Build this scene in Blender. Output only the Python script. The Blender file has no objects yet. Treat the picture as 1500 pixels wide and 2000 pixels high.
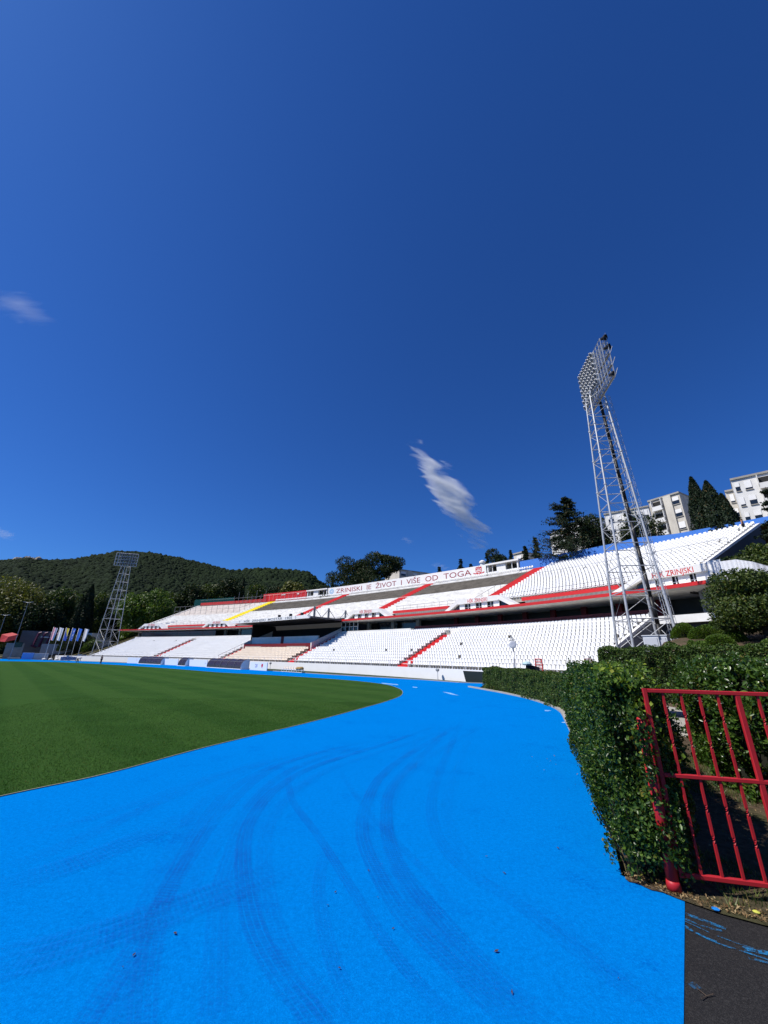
import bpy, math, random
import numpy as np
from mathutils import Vector, Matrix
R_ = random.Random(7)
rng = np.random.default_rng(11)
scene = bpy.context.scene
COL = scene.collection
rad = math.radians

# ------------------------------------------------------------------ survey of the place (camera + stand axis)
F, CX, CY, YH, EYE, RHO = 755.0, 750.0, 1000.0, 1283.27, 2.4, .0175
TH = math.atan((YH - CY) / F * math.cos(RHO)); tc, ts = math.cos(TH), math.sin(TH); cr, sr = math.cos(RHO), math.sin(RHO)
def sight(x, y):
    dx, dy = (x - CX) / F, (CY - y) / F
    u = dx * cr - dy * sr; v = dx * sr + dy * cr
    return (u, tc - v * ts, ts + v * tc)
def at_z(x, y, z):
    r = sight(x, y); t = (z - EYE) / r[2]; return (r[0] * t, r[1] * t, z)
def at_d(x, y, D):
    r = sight(x, y); t = D / math.hypot(r[0], r[1]); return (r[0] * t, r[1] * t, EYE + r[2] * t)

KS = [0.0123, 0.008, 0.001, 0.0056, 0.0032, 0.0031, 0.0031]
def _table():
    h = 1.4402; ds = .25; X = 33.5342 - 60 * math.cos(h); Y = 44.335 - 60 * math.sin(h); S = -60.0; T = []
    for i in range(1280):
        T.append((X, Y, h))
        if S < -20: k = KS[0]
        else:
            t = (S + 20) / 190 * 6; j = min(5, int(t)); f = min(1, t - j); k = KS[j] * (1 - f) + KS[j + 1] * f
        X += math.cos(h) * ds; Y += math.sin(h) * ds; h += k * ds; S += ds
    return T
TAB = _table()
def ST(S, o, z=0.0):
    """point at S metres along the foot of the stand, o metres back from it"""
    t = (S + 60) / .25; i = max(0, min(len(TAB) - 2, int(t))); f = t - i
    a, b = TAB[i], TAB[i + 1]
    h = a[2] + (b[2] - a[2]) * f
    return (a[0] + (b[0] - a[0]) * f + math.sin(h) * o, a[1] + (b[1] - a[1]) * f - math.cos(h) * o, z)
def HD(S):
    return TAB[max(0, min(len(TAB) - 1, int((S + 60) / .25)))][2]

# ------------------------------------------------------------------ object helpers
def tag(o, label=None, cat=None, group=None, kind=None):
    if label: o['label'] = label
    if cat: o['category'] = cat
    if group: o['group'] = group
    if kind: o['kind'] = kind
    return o
def empty(name, loc, label=None, cat=None, group=None, rz=0.0):
    o = bpy.data.objects.new(name, None); COL.objects.link(o)
    o.location = loc; o.rotation_euler = (0, 0, rz); o.empty_display_size = .3
    return tag(o, label, cat, group)
def link(name, me, mat, parent=None, local=False):
    o = bpy.data.objects.new(name, me); COL.objects.link(o)
    mats = mat if isinstance(mat, (list, tuple)) else [mat]
    for m in mats: me.materials.append(m)
    if parent is not None:
        o.parent = parent
        if not local:
            M = Matrix.Identity(4); p = parent
            chain = []
            while p is not None: chain.append(p); p = p.parent
            for q in reversed(chain): M = M @ q.matrix_parent_inverse @ q.matrix_basis
            o.matrix_parent_inverse = M.inverted()
    return o
class MB:
    def __init__(s): s.v = []; s.f = []; s.m = []; s.uv = None
    def add(s, vs, fs, m=0):
        n = len(s.v); s.v += [tuple(v) for v in vs]
        for f in fs: s.f.append(tuple(n + i for i in f)); s.m.append(m)
        return s
    def quad(s, a, b, c, d, m=0): return s.add([a, b, c, d], [(0, 1, 2, 3)], m)
    def hexa(s, p, m=0):
        return s.add(p, [(0, 3, 2, 1), (4, 5, 6, 7), (0, 1, 5, 4), (1, 2, 6, 5), (2, 3, 7, 6), (3, 0, 4, 7)], m)
    def box(s, c, size, rz=0.0, m=0):
        x, y, z = size[0] / 2, size[1] / 2, size[2] / 2; ca, sa = math.cos(rz), math.sin(rz)
        P = [(-x, -y, -z), (x, -y, -z), (x, y, -z), (-x, y, -z), (-x, -y, z), (x, -y, z), (x, y, z), (-x, y, z)]
        return s.hexa([(c[0] + a * ca - b * sa, c[1] + a * sa + b * ca, c[2] + d) for a, b, d in P], m)
    def tube(s, p0, p1, r, n=6, r1=None, m=0, cap=True):
        p0, p1 = Vector(p0), Vector(p1); d = p1 - p0
        if d.length < 1e-6: return s
        d.normalize(); a = d.orthogonal().normalized() if abs(d.z) < .99 else Vector((1, 0, 0)); a = (a - d * a.dot(d)).normalized(); b = d.cross(a)
        r1 = r if r1 is None else r1
        vs = []
        for p, q in ((p0, r), (p1, r1)):
            for k in range(n):
                t = 2 * math.pi * k / n + math.pi / n; vs.append(p + (a * math.cos(t) + b * math.sin(t)) * q)
        fs = [(k, (k + 1) % n, n + (k + 1) % n, n + k) for k in range(n)]
        if cap: fs += [tuple(range(n - 1, -1, -1)), tuple(range(n, 2 * n))]
        return s.add(vs, fs, m)
    def path(s, pts, r, n=6, m=0):
        for a, b in zip(pts[:-1], pts[1:]): s.tube(a, b, r, n, m=m)
        return s
    def lathe(s, c, prof, n=12, m=0, axis=None):
        A = Vector(axis).normalized() if axis else Vector((0, 0, 1)); a = A.orthogonal().normalized(); b = A.cross(a); c = Vector(c)
        vs = [c + A * z + (a * math.cos(2 * math.pi * k / n) + b * math.sin(2 * math.pi * k / n)) * r for r, z in prof for k in range(n)]
        fs = [(i * n + k, i * n + (k + 1) % n, (i + 1) * n + (k + 1) % n, (i + 1) * n + k) for i in range(len(prof) - 1) for k in range(n)]
        fs += [tuple(range(n - 1, -1, -1)), tuple((len(prof) - 1) * n + k for k in range(n))]
        return s.add(vs, fs, m)
    def mesh(s, name, smooth=False):
        me = bpy.data.meshes.new(name); me.from_pydata(s.v, [], s.f)
        me.polygons.foreach_set('material_index', s.m)
        if smooth: me.polygons.foreach_set('use_smooth', [True] * len(s.f))
        me.update(); return me
    def build(s, name, mat, parent=None, smooth=False, local=False):
        return link(name, s.mesh(name, smooth), mat, parent, local)
def np_mesh(name, V, Fc, mat, parent=None, smooth=False, local=False):
    V = np.asarray(V, dtype=np.float32); Fc = np.asarray(Fc, dtype=np.int32); k = Fc.shape[1]
    me = bpy.data.meshes.new(name)
    me.vertices.add(len(V)); me.vertices.foreach_set('co', V.ravel())
    me.loops.add(Fc.size); me.loops.foreach_set('vertex_index', Fc.ravel())
    me.polygons.add(len(Fc)); me.polygons.foreach_set('loop_start', np.arange(0, Fc.size, k, dtype=np.int32))
    if smooth: me.polygons.foreach_set('use_smooth', np.ones(len(Fc), dtype=bool))
    me.update(calc_edges=True); me.validate()
    return link(name, me, mat, parent, local)
def copy_tree(o, parent=None):
    c = o.copy(); COL.objects.link(c)
    if parent is not None: c.parent = parent
    for ch in list(o.children): copy_tree(ch, c)
    return c
# a sweep of a profile [(o,z)...] along the stand axis
def sweep(mb, prof, S0, S1, ds=2.0, m=0, closed=False, caps=False):
    n = max(1, int(math.ceil((S1 - S0) / ds))); k = len(prof); base = len(mb.v)
    for i in range(n + 1):
        S = S0 + (S1 - S0) * i / n
        mb.v += [ST(S, o, z) for o, z in prof]
    kk = k if closed else k - 1
    for i in range(n):
        for j in range(kk):
            a = base + i * k + j; b = base + i * k + (j + 1) % k
            mb.f.append((a, a + k, b + k, b)); mb.m.append(m)
    if caps:
        mb.f.append(tuple(base + j for j in range(k))); mb.m.append(m)
        mb.f.append(tuple(base + n * k + j for j in range(k - 1, -1, -1))); mb.m.append(m)
    return mb
def sbox(mb, S0, S1, o0, o1, z0, z1, m=0, ds=3.0):
    return sweep(mb, [(o0, z0), (o1, z0), (o1, z1), (o0, z1)], S0, S1, ds, m, closed=True, caps=True)
def spath(S0, S1, o, z, ds=2.0):
    n = max(1, int(math.ceil(abs(S1 - S0) / ds))); return [ST(S0 + (S1 - S0) * i / n, o, z) for i in range(n + 1)]

# ------------------------------------------------------------------ materials
class NT:
    def __init__(s, name):
        s.mat = bpy.data.materials.new(name); s.mat.use_nodes = True; s.t = s.mat.node_tree; s.n = s.t.nodes; s.l = s.t.links
        s.bsdf = s.n['Principled BSDF']; s.out = s.n['Material Output']
    def new(s, typ, **kw):
        nd = s.n.new(typ)
        for k, v in kw.items():
            if hasattr(nd, k): setattr(nd, k, v)
            else: nd.inputs[k.replace('_', ' ')].default_value = v
        return nd
    def link(s, a, b): s.l.new(a, b)
    def noise(s, scale, detail=4, rough=.55, coord=None, stretch=None):
        n = s.new('ShaderNodeTexNoise'); n.inputs['Scale'].default_value = scale; n.inputs['Detail'].default_value = detail; n.inputs['Roughness'].default_value = rough
        c = coord or s.coord()
        if stretch:
            m = s.new('ShaderNodeMapping'); m.inputs['Scale'].default_value = stretch; s.link(c, m.inputs['Vector']); c = m.outputs[0]
        s.link(c, n.inputs['Vector']); return n.outputs['Fac']
    def coord(s):
        if not hasattr(s, '_c'): s._c = s.new('ShaderNodeNewGeometry').outputs['Position']
        return s._c
    def ramp(s, fac, stops):
        r = s.new('ShaderNodeValToRGB'); e = r.color_ramp.elements
        while len(e) < len(stops): e.new(.5)
        for q, (p, c) in zip(e, stops): q.position = p; q.color = (c[0], c[1], c[2], 1) if not isinstance(c, (int, float)) else (c, c, c, 1)
        s.link(fac, r.inputs[0]); return r.outputs[0]
    def mix(s, fac, a, b, typ='MIX'):
        m = s.new('ShaderNodeMix', data_type='RGBA', blend_type=typ)
        for i, v in ((0, fac), (6, a), (7, b)):
            if hasattr(v, 'is_output'): s.link(v, m.inputs[i])
            elif i == 0: m.inputs[0].default_value = v
            else: m.inputs[i].default_value = (v[0], v[1], v[2], 1)
        return m.outputs[2]
    def math(s, op, a, b=0.0):
        m = s.new('ShaderNodeMath', operation=op)
        for i, v in ((0, a), (1, b)):
            if hasattr(v, 'is_output'): s.link(v, m.inputs[i])
            else: m.inputs[i].default_value = v
        return m.outputs[0]
    def bump(s, h, strength=.3, dist=.02):
        b = s.new('ShaderNodeBump'); b.inputs['Strength'].default_value = strength; b.inputs['Distance'].default_value = dist
        s.link(h, b.inputs['Height']); s.link(b.outputs[0], s.bsdf.inputs['Normal'])
    def base(s, c):
        if hasattr(c, 'is_output'): s.link(c, s.bsdf.inputs['Base Color'])
        else: s.bsdf.inputs['Base Color'].default_value = (c[0], c[1], c[2], 1)
        return s
    def set(s, rough=None, metal=None, spec=None):
        if rough is not None: s.bsdf.inputs['Roughness'].default_value = rough
        if metal is not None: s.bsdf.inputs['Metallic'].default_value = metal
        if spec is not None: s.bsdf.inputs['Specular IOR Level'].default_value = spec
        return s
def paint(name, c, dirt=None, scale=1.5, amt=.35, rough=.6, metal=0.0, bump=0.0, spec=.3):
    """a colour worn by irregular patches of a second colour"""
    t = NT(name); d = dirt or tuple(x * .6 for x in c)
    f = t.ramp(t.noise(scale, 6, .65), [(.42, 0.0), (.72, amt)])
    g = t.noise(scale * 14, 3)
    col = t.mix(f, c, d); col = t.mix(t.math('MULTIPLY', g, .18), col, tuple(x * .75 for x in c))
    t.base(col).set(rough, metal, spec)
    if bump: t.bump(g, bump, .02)
    return t.mat
def leafmat(name, c0, c1, c2, trans=.25, rough=.45, spec=.35):
    t = NT(name); g = t.new('ShaderNodeNewGeometry')
    col = t.ramp(g.outputs['Random Per Island'], [(0.0, c0), (.55, c1), (.965, c2), (.985, tuple(a * .5 + b for a, b in zip(c2, (.10, .05, .015))))])
    t.base(col).set(rough, 0, spec)
    tr = t.new('ShaderNodeBsdfTranslucent'); t.link(t.mix(1.0, col, (1.3, 1.4, .5), 'MULTIPLY'), tr.inputs[0])
    mx = t.new('ShaderNodeMixShader'); mx.inputs[0].default_value = trans
    t.link(t.bsdf.outputs[0], mx.inputs[1]); t.link(tr.outputs[0], mx.inputs[2]); t.link(mx.outputs[0], t.out.inputs[0])
    return t.mat
WHITE = paint('white_paint', (.80, .79, .76), (.50, .47, .42), .5, .35, .55)
WHITE_WORN = paint('worn_white_concrete', (.76, .75, .72), (.36, .33, .29), .8, .65, .8)
WHITE_CLEAN = paint('clean_white_paint', (.82, .81, .79), (.66, .64, .6), .4, .3, .5)
SEAT = paint('white_plastic', (.82, .82, .81), (.68, .67, .64), .35, .4, .42, spec=.4)
BEIGE = paint('beige_plastic', (.82, .72, .60), (.74, .62, .50), .4, .4, .45)
RED = paint('red_paint', (.58, .022, .024), (.36, .03, .03), .9, .45, .5)
DKRED = paint('dark_red_paint', (.17, .012, .016), (.09, .01, .012), 1, .5, .55)
MAROON = paint('maroon_slats', (.11, .02, .02), (.05, .015, .015), 2, .5, .55)
YELLOW = paint('yellow_paint', (.85, .70, .01), (.6, .45, .02), .9, .4, .55)
CONC = paint('bare_concrete', (.17, .15, .125), (.07, .063, .053), .55, .9, .9, bump=.3)
CONC_L = paint('light_concrete', (.36, .34, .30), (.2, .19, .16), .8, .6, .9, bump=.3)
CONC_G = paint('grey_render', (.24, .25, .26), (.12, .12, .12), .35, .7, .85)
DARK = paint('painted_shade_black', (.02, .02, .02), (.012, .012, .012), 1, .5, .8)  # near-black colour standing in for shade in the lodge and balconies
DKGREY = paint('dark_render_and_shade', (.07, .068, .068), (.035, .034, .034), .7, .6, .8)  # dark wall grey; also painted where end walls lie in shade
ROOFGREY = paint('grey_roof_sheet', (.13, .13, .135), (.07, .07, .07), .6, .6, .6)
SOFFIT = paint('pale_soffit', (.74, .71, .66), (.42, .38, .33), .3, .55, .8)
STEEL = paint('galvanised_steel', (.52, .53, .54), (.30, .30, .30), 1.2, .55, .42, metal=.35)
STEEL_DK = paint('weathered_steel', (.22, .23, .24), (.12, .12, .12), 1.2, .5, .5, metal=.3)
BLACK = paint('black_cable_duct', (.012, .012, .013), (.03, .03, .03), 2, .4, .45)
BLUEWALL = paint('blue_wall_paint', (.05, .19, .60), (.035, .14, .46), .5, .4, .7, bump=.1)
def _corr(name, c, period=.35):
    t = NT(name); w = t.new('ShaderNodeTexWave'); w.wave_type = 'BANDS'; w.bands_direction = 'X'
    w.inputs['Scale'].default_value = 1.0 / period * .32; t.link(t.coord(), w.inputs[0])
    t.base(t.mix(t.math('MULTIPLY', w.outputs['Fac'], .3), c, tuple(x * .45 for x in c))).set(.6, 0, .3)
    t.bump(w.outputs['Fac'], .6, .05); return t.mat
CORR_G = _corr('corrugated_grey', (.36, .35, .35)); CORR_W = _corr('corrugated_white', (.74, .75, .78))
def _glass():
    t = NT('dark_window_glass'); t.base((.015, .02, .025)).set(.08, 0, .6); return t.mat
GLASS = _glass()
def _tinted(name, c, a):
    t = NT(name); t.base(c).set(.15, 0, .5)
    tr = t.new('ShaderNodeBsdfTransparent'); mx = t.new('ShaderNodeMixShader'); mx.inputs[0].default_value = a
    t.link(tr.outputs[0], mx.inputs[1]); t.link(t.bsdf.outputs[0], mx.inputs[2]); t.link(mx.outputs[0], t.out.inputs[0]); return t.mat
SMOKED = _tinted('smoked_acrylic', (.035, .02, .025), .88)
BARK = paint('bark', (.075, .055, .04), (.035, .026, .02), 4, .8, .95, bump=.8)
SKIN = paint('skin', (.42, .22, .14), (.36, .18, .11), 3, .3, .55)
CLOTH_D = paint('dark_cloth', (.02, .022, .03), (.03, .03, .035), 5, .4, .9)
CLOTH_W = paint('pale_cloth', (.55, .56, .6), (.45, .46, .5), 5, .4, .9)
HAIR = paint('dark_hair', (.02, .015, .012), (.03, .02, .015), 5, .4, .7)
L_HEDGE = leafmat('hedge_leaf', (.012, .034, .006), (.034, .080, .011), (.10, .17, .025), .25, .36, .3)
L_BOX = leafmat('clipped_hedge_leaf', (.024, .050, .008), (.052, .098, .014), (.10, .16, .026), .2, .5, .3)
L_TOPI = leafmat('topiary_leaf', (.03, .062, .008), (.068, .125, .015), (.12, .19, .028), .25, .5, .25)
L_LAUREL = leafmat('laurel_leaf', (.014, .036, .006), (.036, .082, .011), (.09, .155, .022), .2, .3, .4)
L_TREE = leafmat('broad_leaf', (.018, .036, .006), (.044, .072, .012), (.095, .125, .022), .22, .5, .3)
L_LIT = leafmat('light_green_leaf', (.028, .062, .008), (.07, .125, .015), (.12, .19, .025), .25, .5, .3)
L_YEL = leafmat('yellow_green_leaf', (.045, .055, .010), (.11, .12, .02), (.19, .19, .035), .22, .5, .3)
L_CON = leafmat('conifer_needles', (.007, .016, .008), (.014, .028, .012), (.026, .045, .018), .12, .6, .2)
L_PINE = leafmat('pine_needles', (.010, .02, .007), (.02, .036, .011), (.036, .058, .017), .15, .6, .2)
L_DRY = leafmat('dry_leaf', (.09, .05, .02), (.20, .13, .06), (.36, .27, .14), .1, .7, .2)
L_GRASS = leafmat('grass_blade', (.011, .040, .005), (.032, .088, .012), (.11, .18, .06), .25, .7, .06)
CORE = paint('dark_core_and_stems', (.012, .014, .007), (.02, .016, .010), 3, .5, .95)  # colour of hedge stems and of the added light-blocking cores
def _track():
    t = NT('blue_track_coating')
    big = t.noise(.35, 5, .6); mid = t.noise(3.0, 4, .6); fine = t.noise(55, 2, .7); gr = t.noise(160, 2, .8)
    c = t.mix(t.ramp(big, [(.35, 0.0), (.7, .55)]), (.0003, .166, .54), (.0003, .142, .48))
    c = t.mix(t.ramp(mid, [(.55, 0.0), (.8, .35)]), c, (.0003, .115, .40))
    c = t.mix(t.ramp(fine, [(.42, 0.0), (.62, .55)]), c, (.001, .24, .68)); c = t.mix(t.ramp(gr, [(.48, 0.0), (.66, .55)]), c, (.0003, .08, .29))
    c = t.mix(t.ramp(t.noise(17, 3, .75), [(.40, 0.0), (.66, .5)]), c, (.0003, .11, .37)); sc = t.noise(.55, 6, .78); spk = t.math('MULTIPLY', t.ramp(sc, [(.54, 0.0), (.70, 1.0)]), t.ramp(t.noise(28, 3, .7), [(.45, 0.0), (.6, 1.0)]))
    c = t.mix(t.math('MULTIPLY', spk, .75), c, (.0005, .065, .33))
    t.base(c).set(1.0, 0, .0); t.bump(t.mix(.5, fine, gr), .6, .012); return t.mat
TRACK = _track()
def _turf():
    t = NT('mown_turf')
    m = t.new('ShaderNodeMapping'); m.inputs['Rotation'].default_value = (0, 0, rad(-43)); t.link(t.coord(), m.inputs[0])
    w = t.new('ShaderNodeTexWave'); w.bands_direction = 'X'; w.inputs['Scale'].default_value = .085; w.inputs['Distortion'].default_value = .6; w.inputs['Detail'].default_value = 1.0
    t.link(m.outputs[0], w.inputs[0])
    n = t.noise(.5, 5, .6); f = t.noise(14, 4, .7); g = t.noise(70, 2, .8)
    c = t.mix(t.ramp(n, [(.35, 0.0), (.7, 1.0)]), (.022, .068, .009), (.036, .098, .015))
    c = t.mix(t.ramp(w.outputs['Fac'], [(.40, 0.0), (.62, .30)]), c, (.060, .128, .024))
    c = t.mix(t.ramp(f, [(.38, 0.0), (.66, .75)]), c, (.009, .030, .005)); c = t.mix(t.ramp(g, [(.5, 0.0), (.7, .6)]), c, (.085, .14, .05))
    t.base(c).set(.95, 0, .03); t.bump(g, .8, .03); return t.mat
TURF = _turf()
def _soil():
    t = NT('leaf_strewn_soil'); n = t.noise(.9, 5); f = t.noise(9, 5, .7); g = t.noise(45, 3, .8)
    c = t.mix(t.ramp(f, [(.35, 0.0), (.65, 1.0)]), (.045, .032, .022), (.12, .088, .056))
    c = t.mix(t.ramp(g, [(.6, 0.0), (.75, .7)]), c, (.22, .17, .11)); c = t.mix(t.ramp(n, [(.52, 0.0), (.66, .6)]), c, (.035, .048, .016))
    t.base(c).set(.95, 0, .1); t.bump(t.mix(.5, f, g), .9, .04); return t.mat
SOIL = _soil()
def _asphalt():
    t = NT('asphalt'); n = t.noise(1.2, 5); f = t.noise(38, 3, .7); g = t.noise(140, 2, .8)
    c = t.mix(n, (.005, .005, .006), (.012, .0115, .0115)); c = t.mix(t.ramp(f, [(.5, 0.0), (.72, .7)]), c, (.035, .033, .032)); c = t.mix(t.ramp(g, [(.52, 0.0), (.68, .8)]), c, (.06, .057, .054))
    t.base(c).set(.8, 0, .25); t.bump(t.mix(.5, f, g), .7, .012); return t.mat
ASPHALT = _asphalt()
def _dry():
    t = NT('dry_hillside'); n = t.noise(.06, 6); f = t.noise(.8, 5, .7)
    c = t.mix(n, (.07, .075, .03), (.16, .125, .07)); c = t.mix(t.ramp(f, [(.5, 0.0), (.7, .8)]), c, (.035, .055, .018))
    t.base(c).set(.95, 0, .1); t.bump(f, .8, .2); return t.mat
DRY = _dry()
def _apt():
    t = NT('stained_render'); n = t.noise(.28, 6, .7, stretch=(1, 1, .35)); f = t.noise(2.5, 5, .7)
    c = t.mix(t.ramp(n, [(.42, 0.0), (.66, .8)]), (.62, .58, .50), (.38, .35, .30)); c = t.mix(t.ramp(f, [(.55, 0.0), (.75, .5)]), c, (.32, .29, .25))
    t.base(c).set(.9, 0, .2); return t.mat
APT = _apt()
APT_W = paint('white_render', (.74, .73, .70), (.52, .5, .46), .3, .5, .85)
def _hillrock():
    t = NT('wooded_slope_soil'); n = t.noise(.03, 5); c = t.mix(n, (.018, .028, .012), (.06, .06, .04)); t.base(c).set(.95, 0, .1); return t.mat
HILL = _hillrock()
L_FOREST = None
def _forest():
    t = NT('forest_canopy'); g = t.new('ShaderNodeNewGeometry')
    c = t.ramp(g.outputs['Random Per Island'], [(0, (.005, .013, .004)), (.6, (.008, .019, .005)), (1, (.016, .030, .008))])
    n = t.noise(.012, 3); c = t.mix(t.ramp(n, [(.45, 0.0), (.65, .6)]), c, (.019, .036, .009))
    f = t.noise(.9, 3, .8); c = t.mix(t.ramp(f, [(.45, 0.0), (.65, .7)]), c, (.008, .015, .007))
    t.base(c).set(.9, 0, .12); t.bump(f, 1.0, 1.2); return t.mat
L_FOREST = _forest()
def flat(name, c, rough=.6, spec=.3, metal=0):
    return paint(name, c, tuple(x * .8 for x in c), 2, .3, rough, metal, spec=spec)

# text on a surface: fn(s,z) -> point ; returns a thin extruded mesh
def text_mesh(mb, s, size, fn, depth_fn, xs=1.0, m=0, bold=0.0, center=False):
    cu = bpy.data.curves.new('t', 'FONT'); cu.body = s; cu.size = size; cu.offset = bold; cu.resolution_u = 3
    ob = bpy.data.objects.new('t', cu); COL.objects.link(ob)
    dg = bpy.context.evaluated_depsgraph_get(); me = ob.evaluated_get(dg).to_mesh()
    V = [(v.co.x * xs, v.co.y) for v in me.vertices]; Fs = [tuple(p.vertices) for p in me.polygons]
    ob.evaluated_get(dg).to_mesh_clear(); COL.objects.unlink(ob); bpy.data.objects.remove(ob); bpy.data.curves.remove(cu)
    w = max(v[0] for v in V); off = -w / 2 if center else 0
    mb.add([fn(x + off, y) for x, y in V], Fs, m)
    return w
# ================================================================== GROUND
def smooth(pts, n=6):
    out = []
    for i in range(len(pts) - 1):
        p0 = pts[max(0, i - 1)]; p1 = pts[i]; p2 = pts[i + 1]; p3 = pts[min(len(pts) - 1, i + 2)]
        for k in range(n):
            t = k / n
            out.append(tuple(.5 * ((2 * p1[j]) + (-p0[j] + p2[j]) * t + (2 * p0[j] - 5 * p1[j] + 4 * p2[j] - p3[j]) * t * t + (-p0[j] + 3 * p1[j] - 3 * p2[j] + p3[j]) * t ** 3) for j in (0, 1)))
    out.append(tuple(pts[-1][:2])); return out
def sheet(name, pts, z, mat, kind='structure'):
    mb = MB(); mb.add([(x, y, z) for x, y in pts], [tuple(range(len(pts)))])
    return tag(mb.build(name, mat), kind=kind)
def inside(x, y, poly):
    c = False; j = len(poly) - 1
    for i in range(len(poly)):
        xi, yi = poly[i][:2]; xj, yj = poly[j][:2]
        if (yi > y) != (yj > y) and x < (xj - xi) * (y - yi) / (yj - yi) + xi: c = not c
        j = i
    return c
W2 = 3000
gm = MB(); gm.quad((-W2, -W2, -.12), (W2, -W2, -.12), (W2, W2, -.12), (-W2, W2, -.12)); tag(gm.build('ground', DRY), kind='structure')

PITCH_E = [(-70, 2), (-35, -5), (-20, -4.5), (-12.6, -.4), (-8.8, 4.2), (-6.64, 8.13), (-5.75, 9.6), (-4.75, 12.3), (-2.85, 16.5), (-1.05, 21.05), (.5, 25.35), (1.45, 29.4), (1.45, 34.7), (-.2, 40.7), (-5.43, 47.2), (-16.2, 54.9)]
PITCH = smooth(PITCH_E) + [ST(S, -15.2)[:2] for S in range(38, 112, 6)] + [(-86, 100), (-100, 98), (-112, 80), (-105, 35)]
HEDGE_E = [(2.92, 5.84), (3.6, 7.4), (4.9, 10.75), (7.5, 17.6), (9.1, 22.3), (9.54, 26.9), (9.14, 31.5), (7.8, 37.9)]
TRK = [(-5, -6), (-1.8, -1.6), (2.19, 3.83), (3.30, 5.33)] + smooth(HEDGE_E) + [(8.72, 37.5), (10.9, 43.6), (8.3, 44.5), (5.07, 48.2), (-.28, 52.4), (-6.64, 57.5)] + [ST(S, -5.3)[:2] for S in range(34, 140, 6)] + [(-112, 126), (-135, 110), (-150, 70), (-110, -10), (-40, -24)]
sheet('running_track', TRK, 0.0, TRACK)
sheet('pitch', PITCH, .012, TURF)
# pale rim between turf and track
rim = MB(); E = smooth(PITCH_E) + [ST(S, -15.2)[:2] for S in range(38, 112, 6)]
for a, b in zip(E[:-1], E[1:]):
    d = Vector((b[0] - a[0], b[1] - a[1])).normalized(); n = Vector((d.y, -d.x)) * .022
    rim.quad((a[0], a[1], .016), (a[0] + n.x, a[1] + n.y, .016), (b[0] + n.x, b[1] + n.y, .016), (b[0], b[1], .016))
tag(rim.build('pitch_kerb', CONC_L), kind='structure')
sheet('asphalt_drive', [(-1.8, -1.6), (2.19, 3.83), (3.30, 5.33), (3.98, 5.15), (12, 1.5), (12, -8), (-6, -8), (-5, -6)], -.006, ASPHALT)
# dark grass verge between track and stand wall, with its pale kerb
vg = [(10.9, 43.6), (8.3, 44.5), (5.07, 48.2), (-.28, 52.4), (-6.64, 57.5)] + [ST(S, -5.3)[:2] for S in range(34, 50, 5)]
vb = [ST(S, -.02)[:2] for S in range(50, 1, -4)]
sheet('verge_grass', vg + vb, .014, paint('verge_turf', (.022, .045, .014), (.05, .05, .025), .7, .6, .95, bump=.6))
km = MB()
for a, b in zip(vg[:-1], vg[1:]):
    d = Vector((b[0] - a[0], b[1] - a[1], 0)).normalized(); n = Vector((d.y, -d.x, 0)) * .09
    a3, b3 = Vector((a[0], a[1], 0)), Vector((b[0], b[1], 0)); u = Vector((0, 0, .07))
    km.hexa([a3 - n, b3 - n, b3 + n, a3 + n, a3 - n + u, b3 - n + u, b3 + n + u, a3 + n + u])
kp = smooth(HEDGE_E)[13:]
for a, b in zip(kp[:-1], kp[1:]):
    d = Vector((b[0] - a[0], b[1] - a[1], 0)).normalized(); n = Vector((d.y, -d.x, 0)); a3, b3 = Vector((a[0], a[1], 0)), Vector((b[0], b[1], 0)); u = Vector((0, 0, .1))
    km.hexa([a3, b3, b3 + n * .2, a3 + n * .2, a3 + u, b3 + u, b3 + n * .2 + u, a3 + n * .2 + u])
tag(km.build('kerb', CONC_L), kind='structure')

# garden slope to the right of the stand
E0 = ST(-8, 0); PN = Vector((math.sin(HD(-8)), -math.cos(HD(-8)), 0)); QN = Vector((PN.y, -PN.x, 0))
def pq(x, y): d = Vector((x - E0[0], y - E0[1], 0)); return d.dot(PN), d.dot(QN)
def garden_z(x, y):
    p, q = pq(x, y); u = .32 * (p - 5.0); low = math.log(1 + math.exp(min(20, u * 2.2))) / 2.2 - .02
    h = (x - 11.9) * .73 + (y - 22.1) * .68; k = min(1, max(0, h / 3.0)); high = 2.9 * k * k * (3 - 2 * k) + .17 * max(0, h - 3)
    f = min(1, max(0, (q - 6) / 3)); f = f * f * (3 - 2 * f); e = min(1, max(0, (p + .25 * (q - 11) + 5.2) / 1.9)); f *= e * e * (3 - 2 * e)
    return max(.004, min(20.0, low + (high - low) * f))
soil_edge = [(3.30, 5.30), (3.98, 4.86), (9, 2)]
def in_garden(x, y):
    p, q = pq(x, y)
    if any(inside(x + a, y + b, TRK) for a in (-.32, .32) for b in (-.32, .32)): return False
    if q < .35: return False
    return y > 5.3 - (x - 3.3) * .6
gv, gi, gf = [], {}, []
xs_ = np.arange(2.6, 95, .6); ys_ = np.arange(-14, 62, .6)
for ix in range(len(xs_)):
    for iy in range(len(ys_)):
        if in_garden(xs_[ix] + .3, ys_[iy] + .3):
            q = []
            for a, b in ((0, 0), (1, 0), (1, 1), (0, 1)):
                k = (ix + a, iy + b)
                if k not in gi:
                    x, y = 2.6 + k[0] * .6, -14 + k[1] * .6; gi[k] = len(gv); gv.append((x, y, garden_z(x, y) + .012))
                q.append(gi[k])
            gf.append(tuple(q))
gme = MB(); gme.add(gv, gf); tag(gme.build('garden_ground', SOIL, smooth=True), kind='structure')
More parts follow.
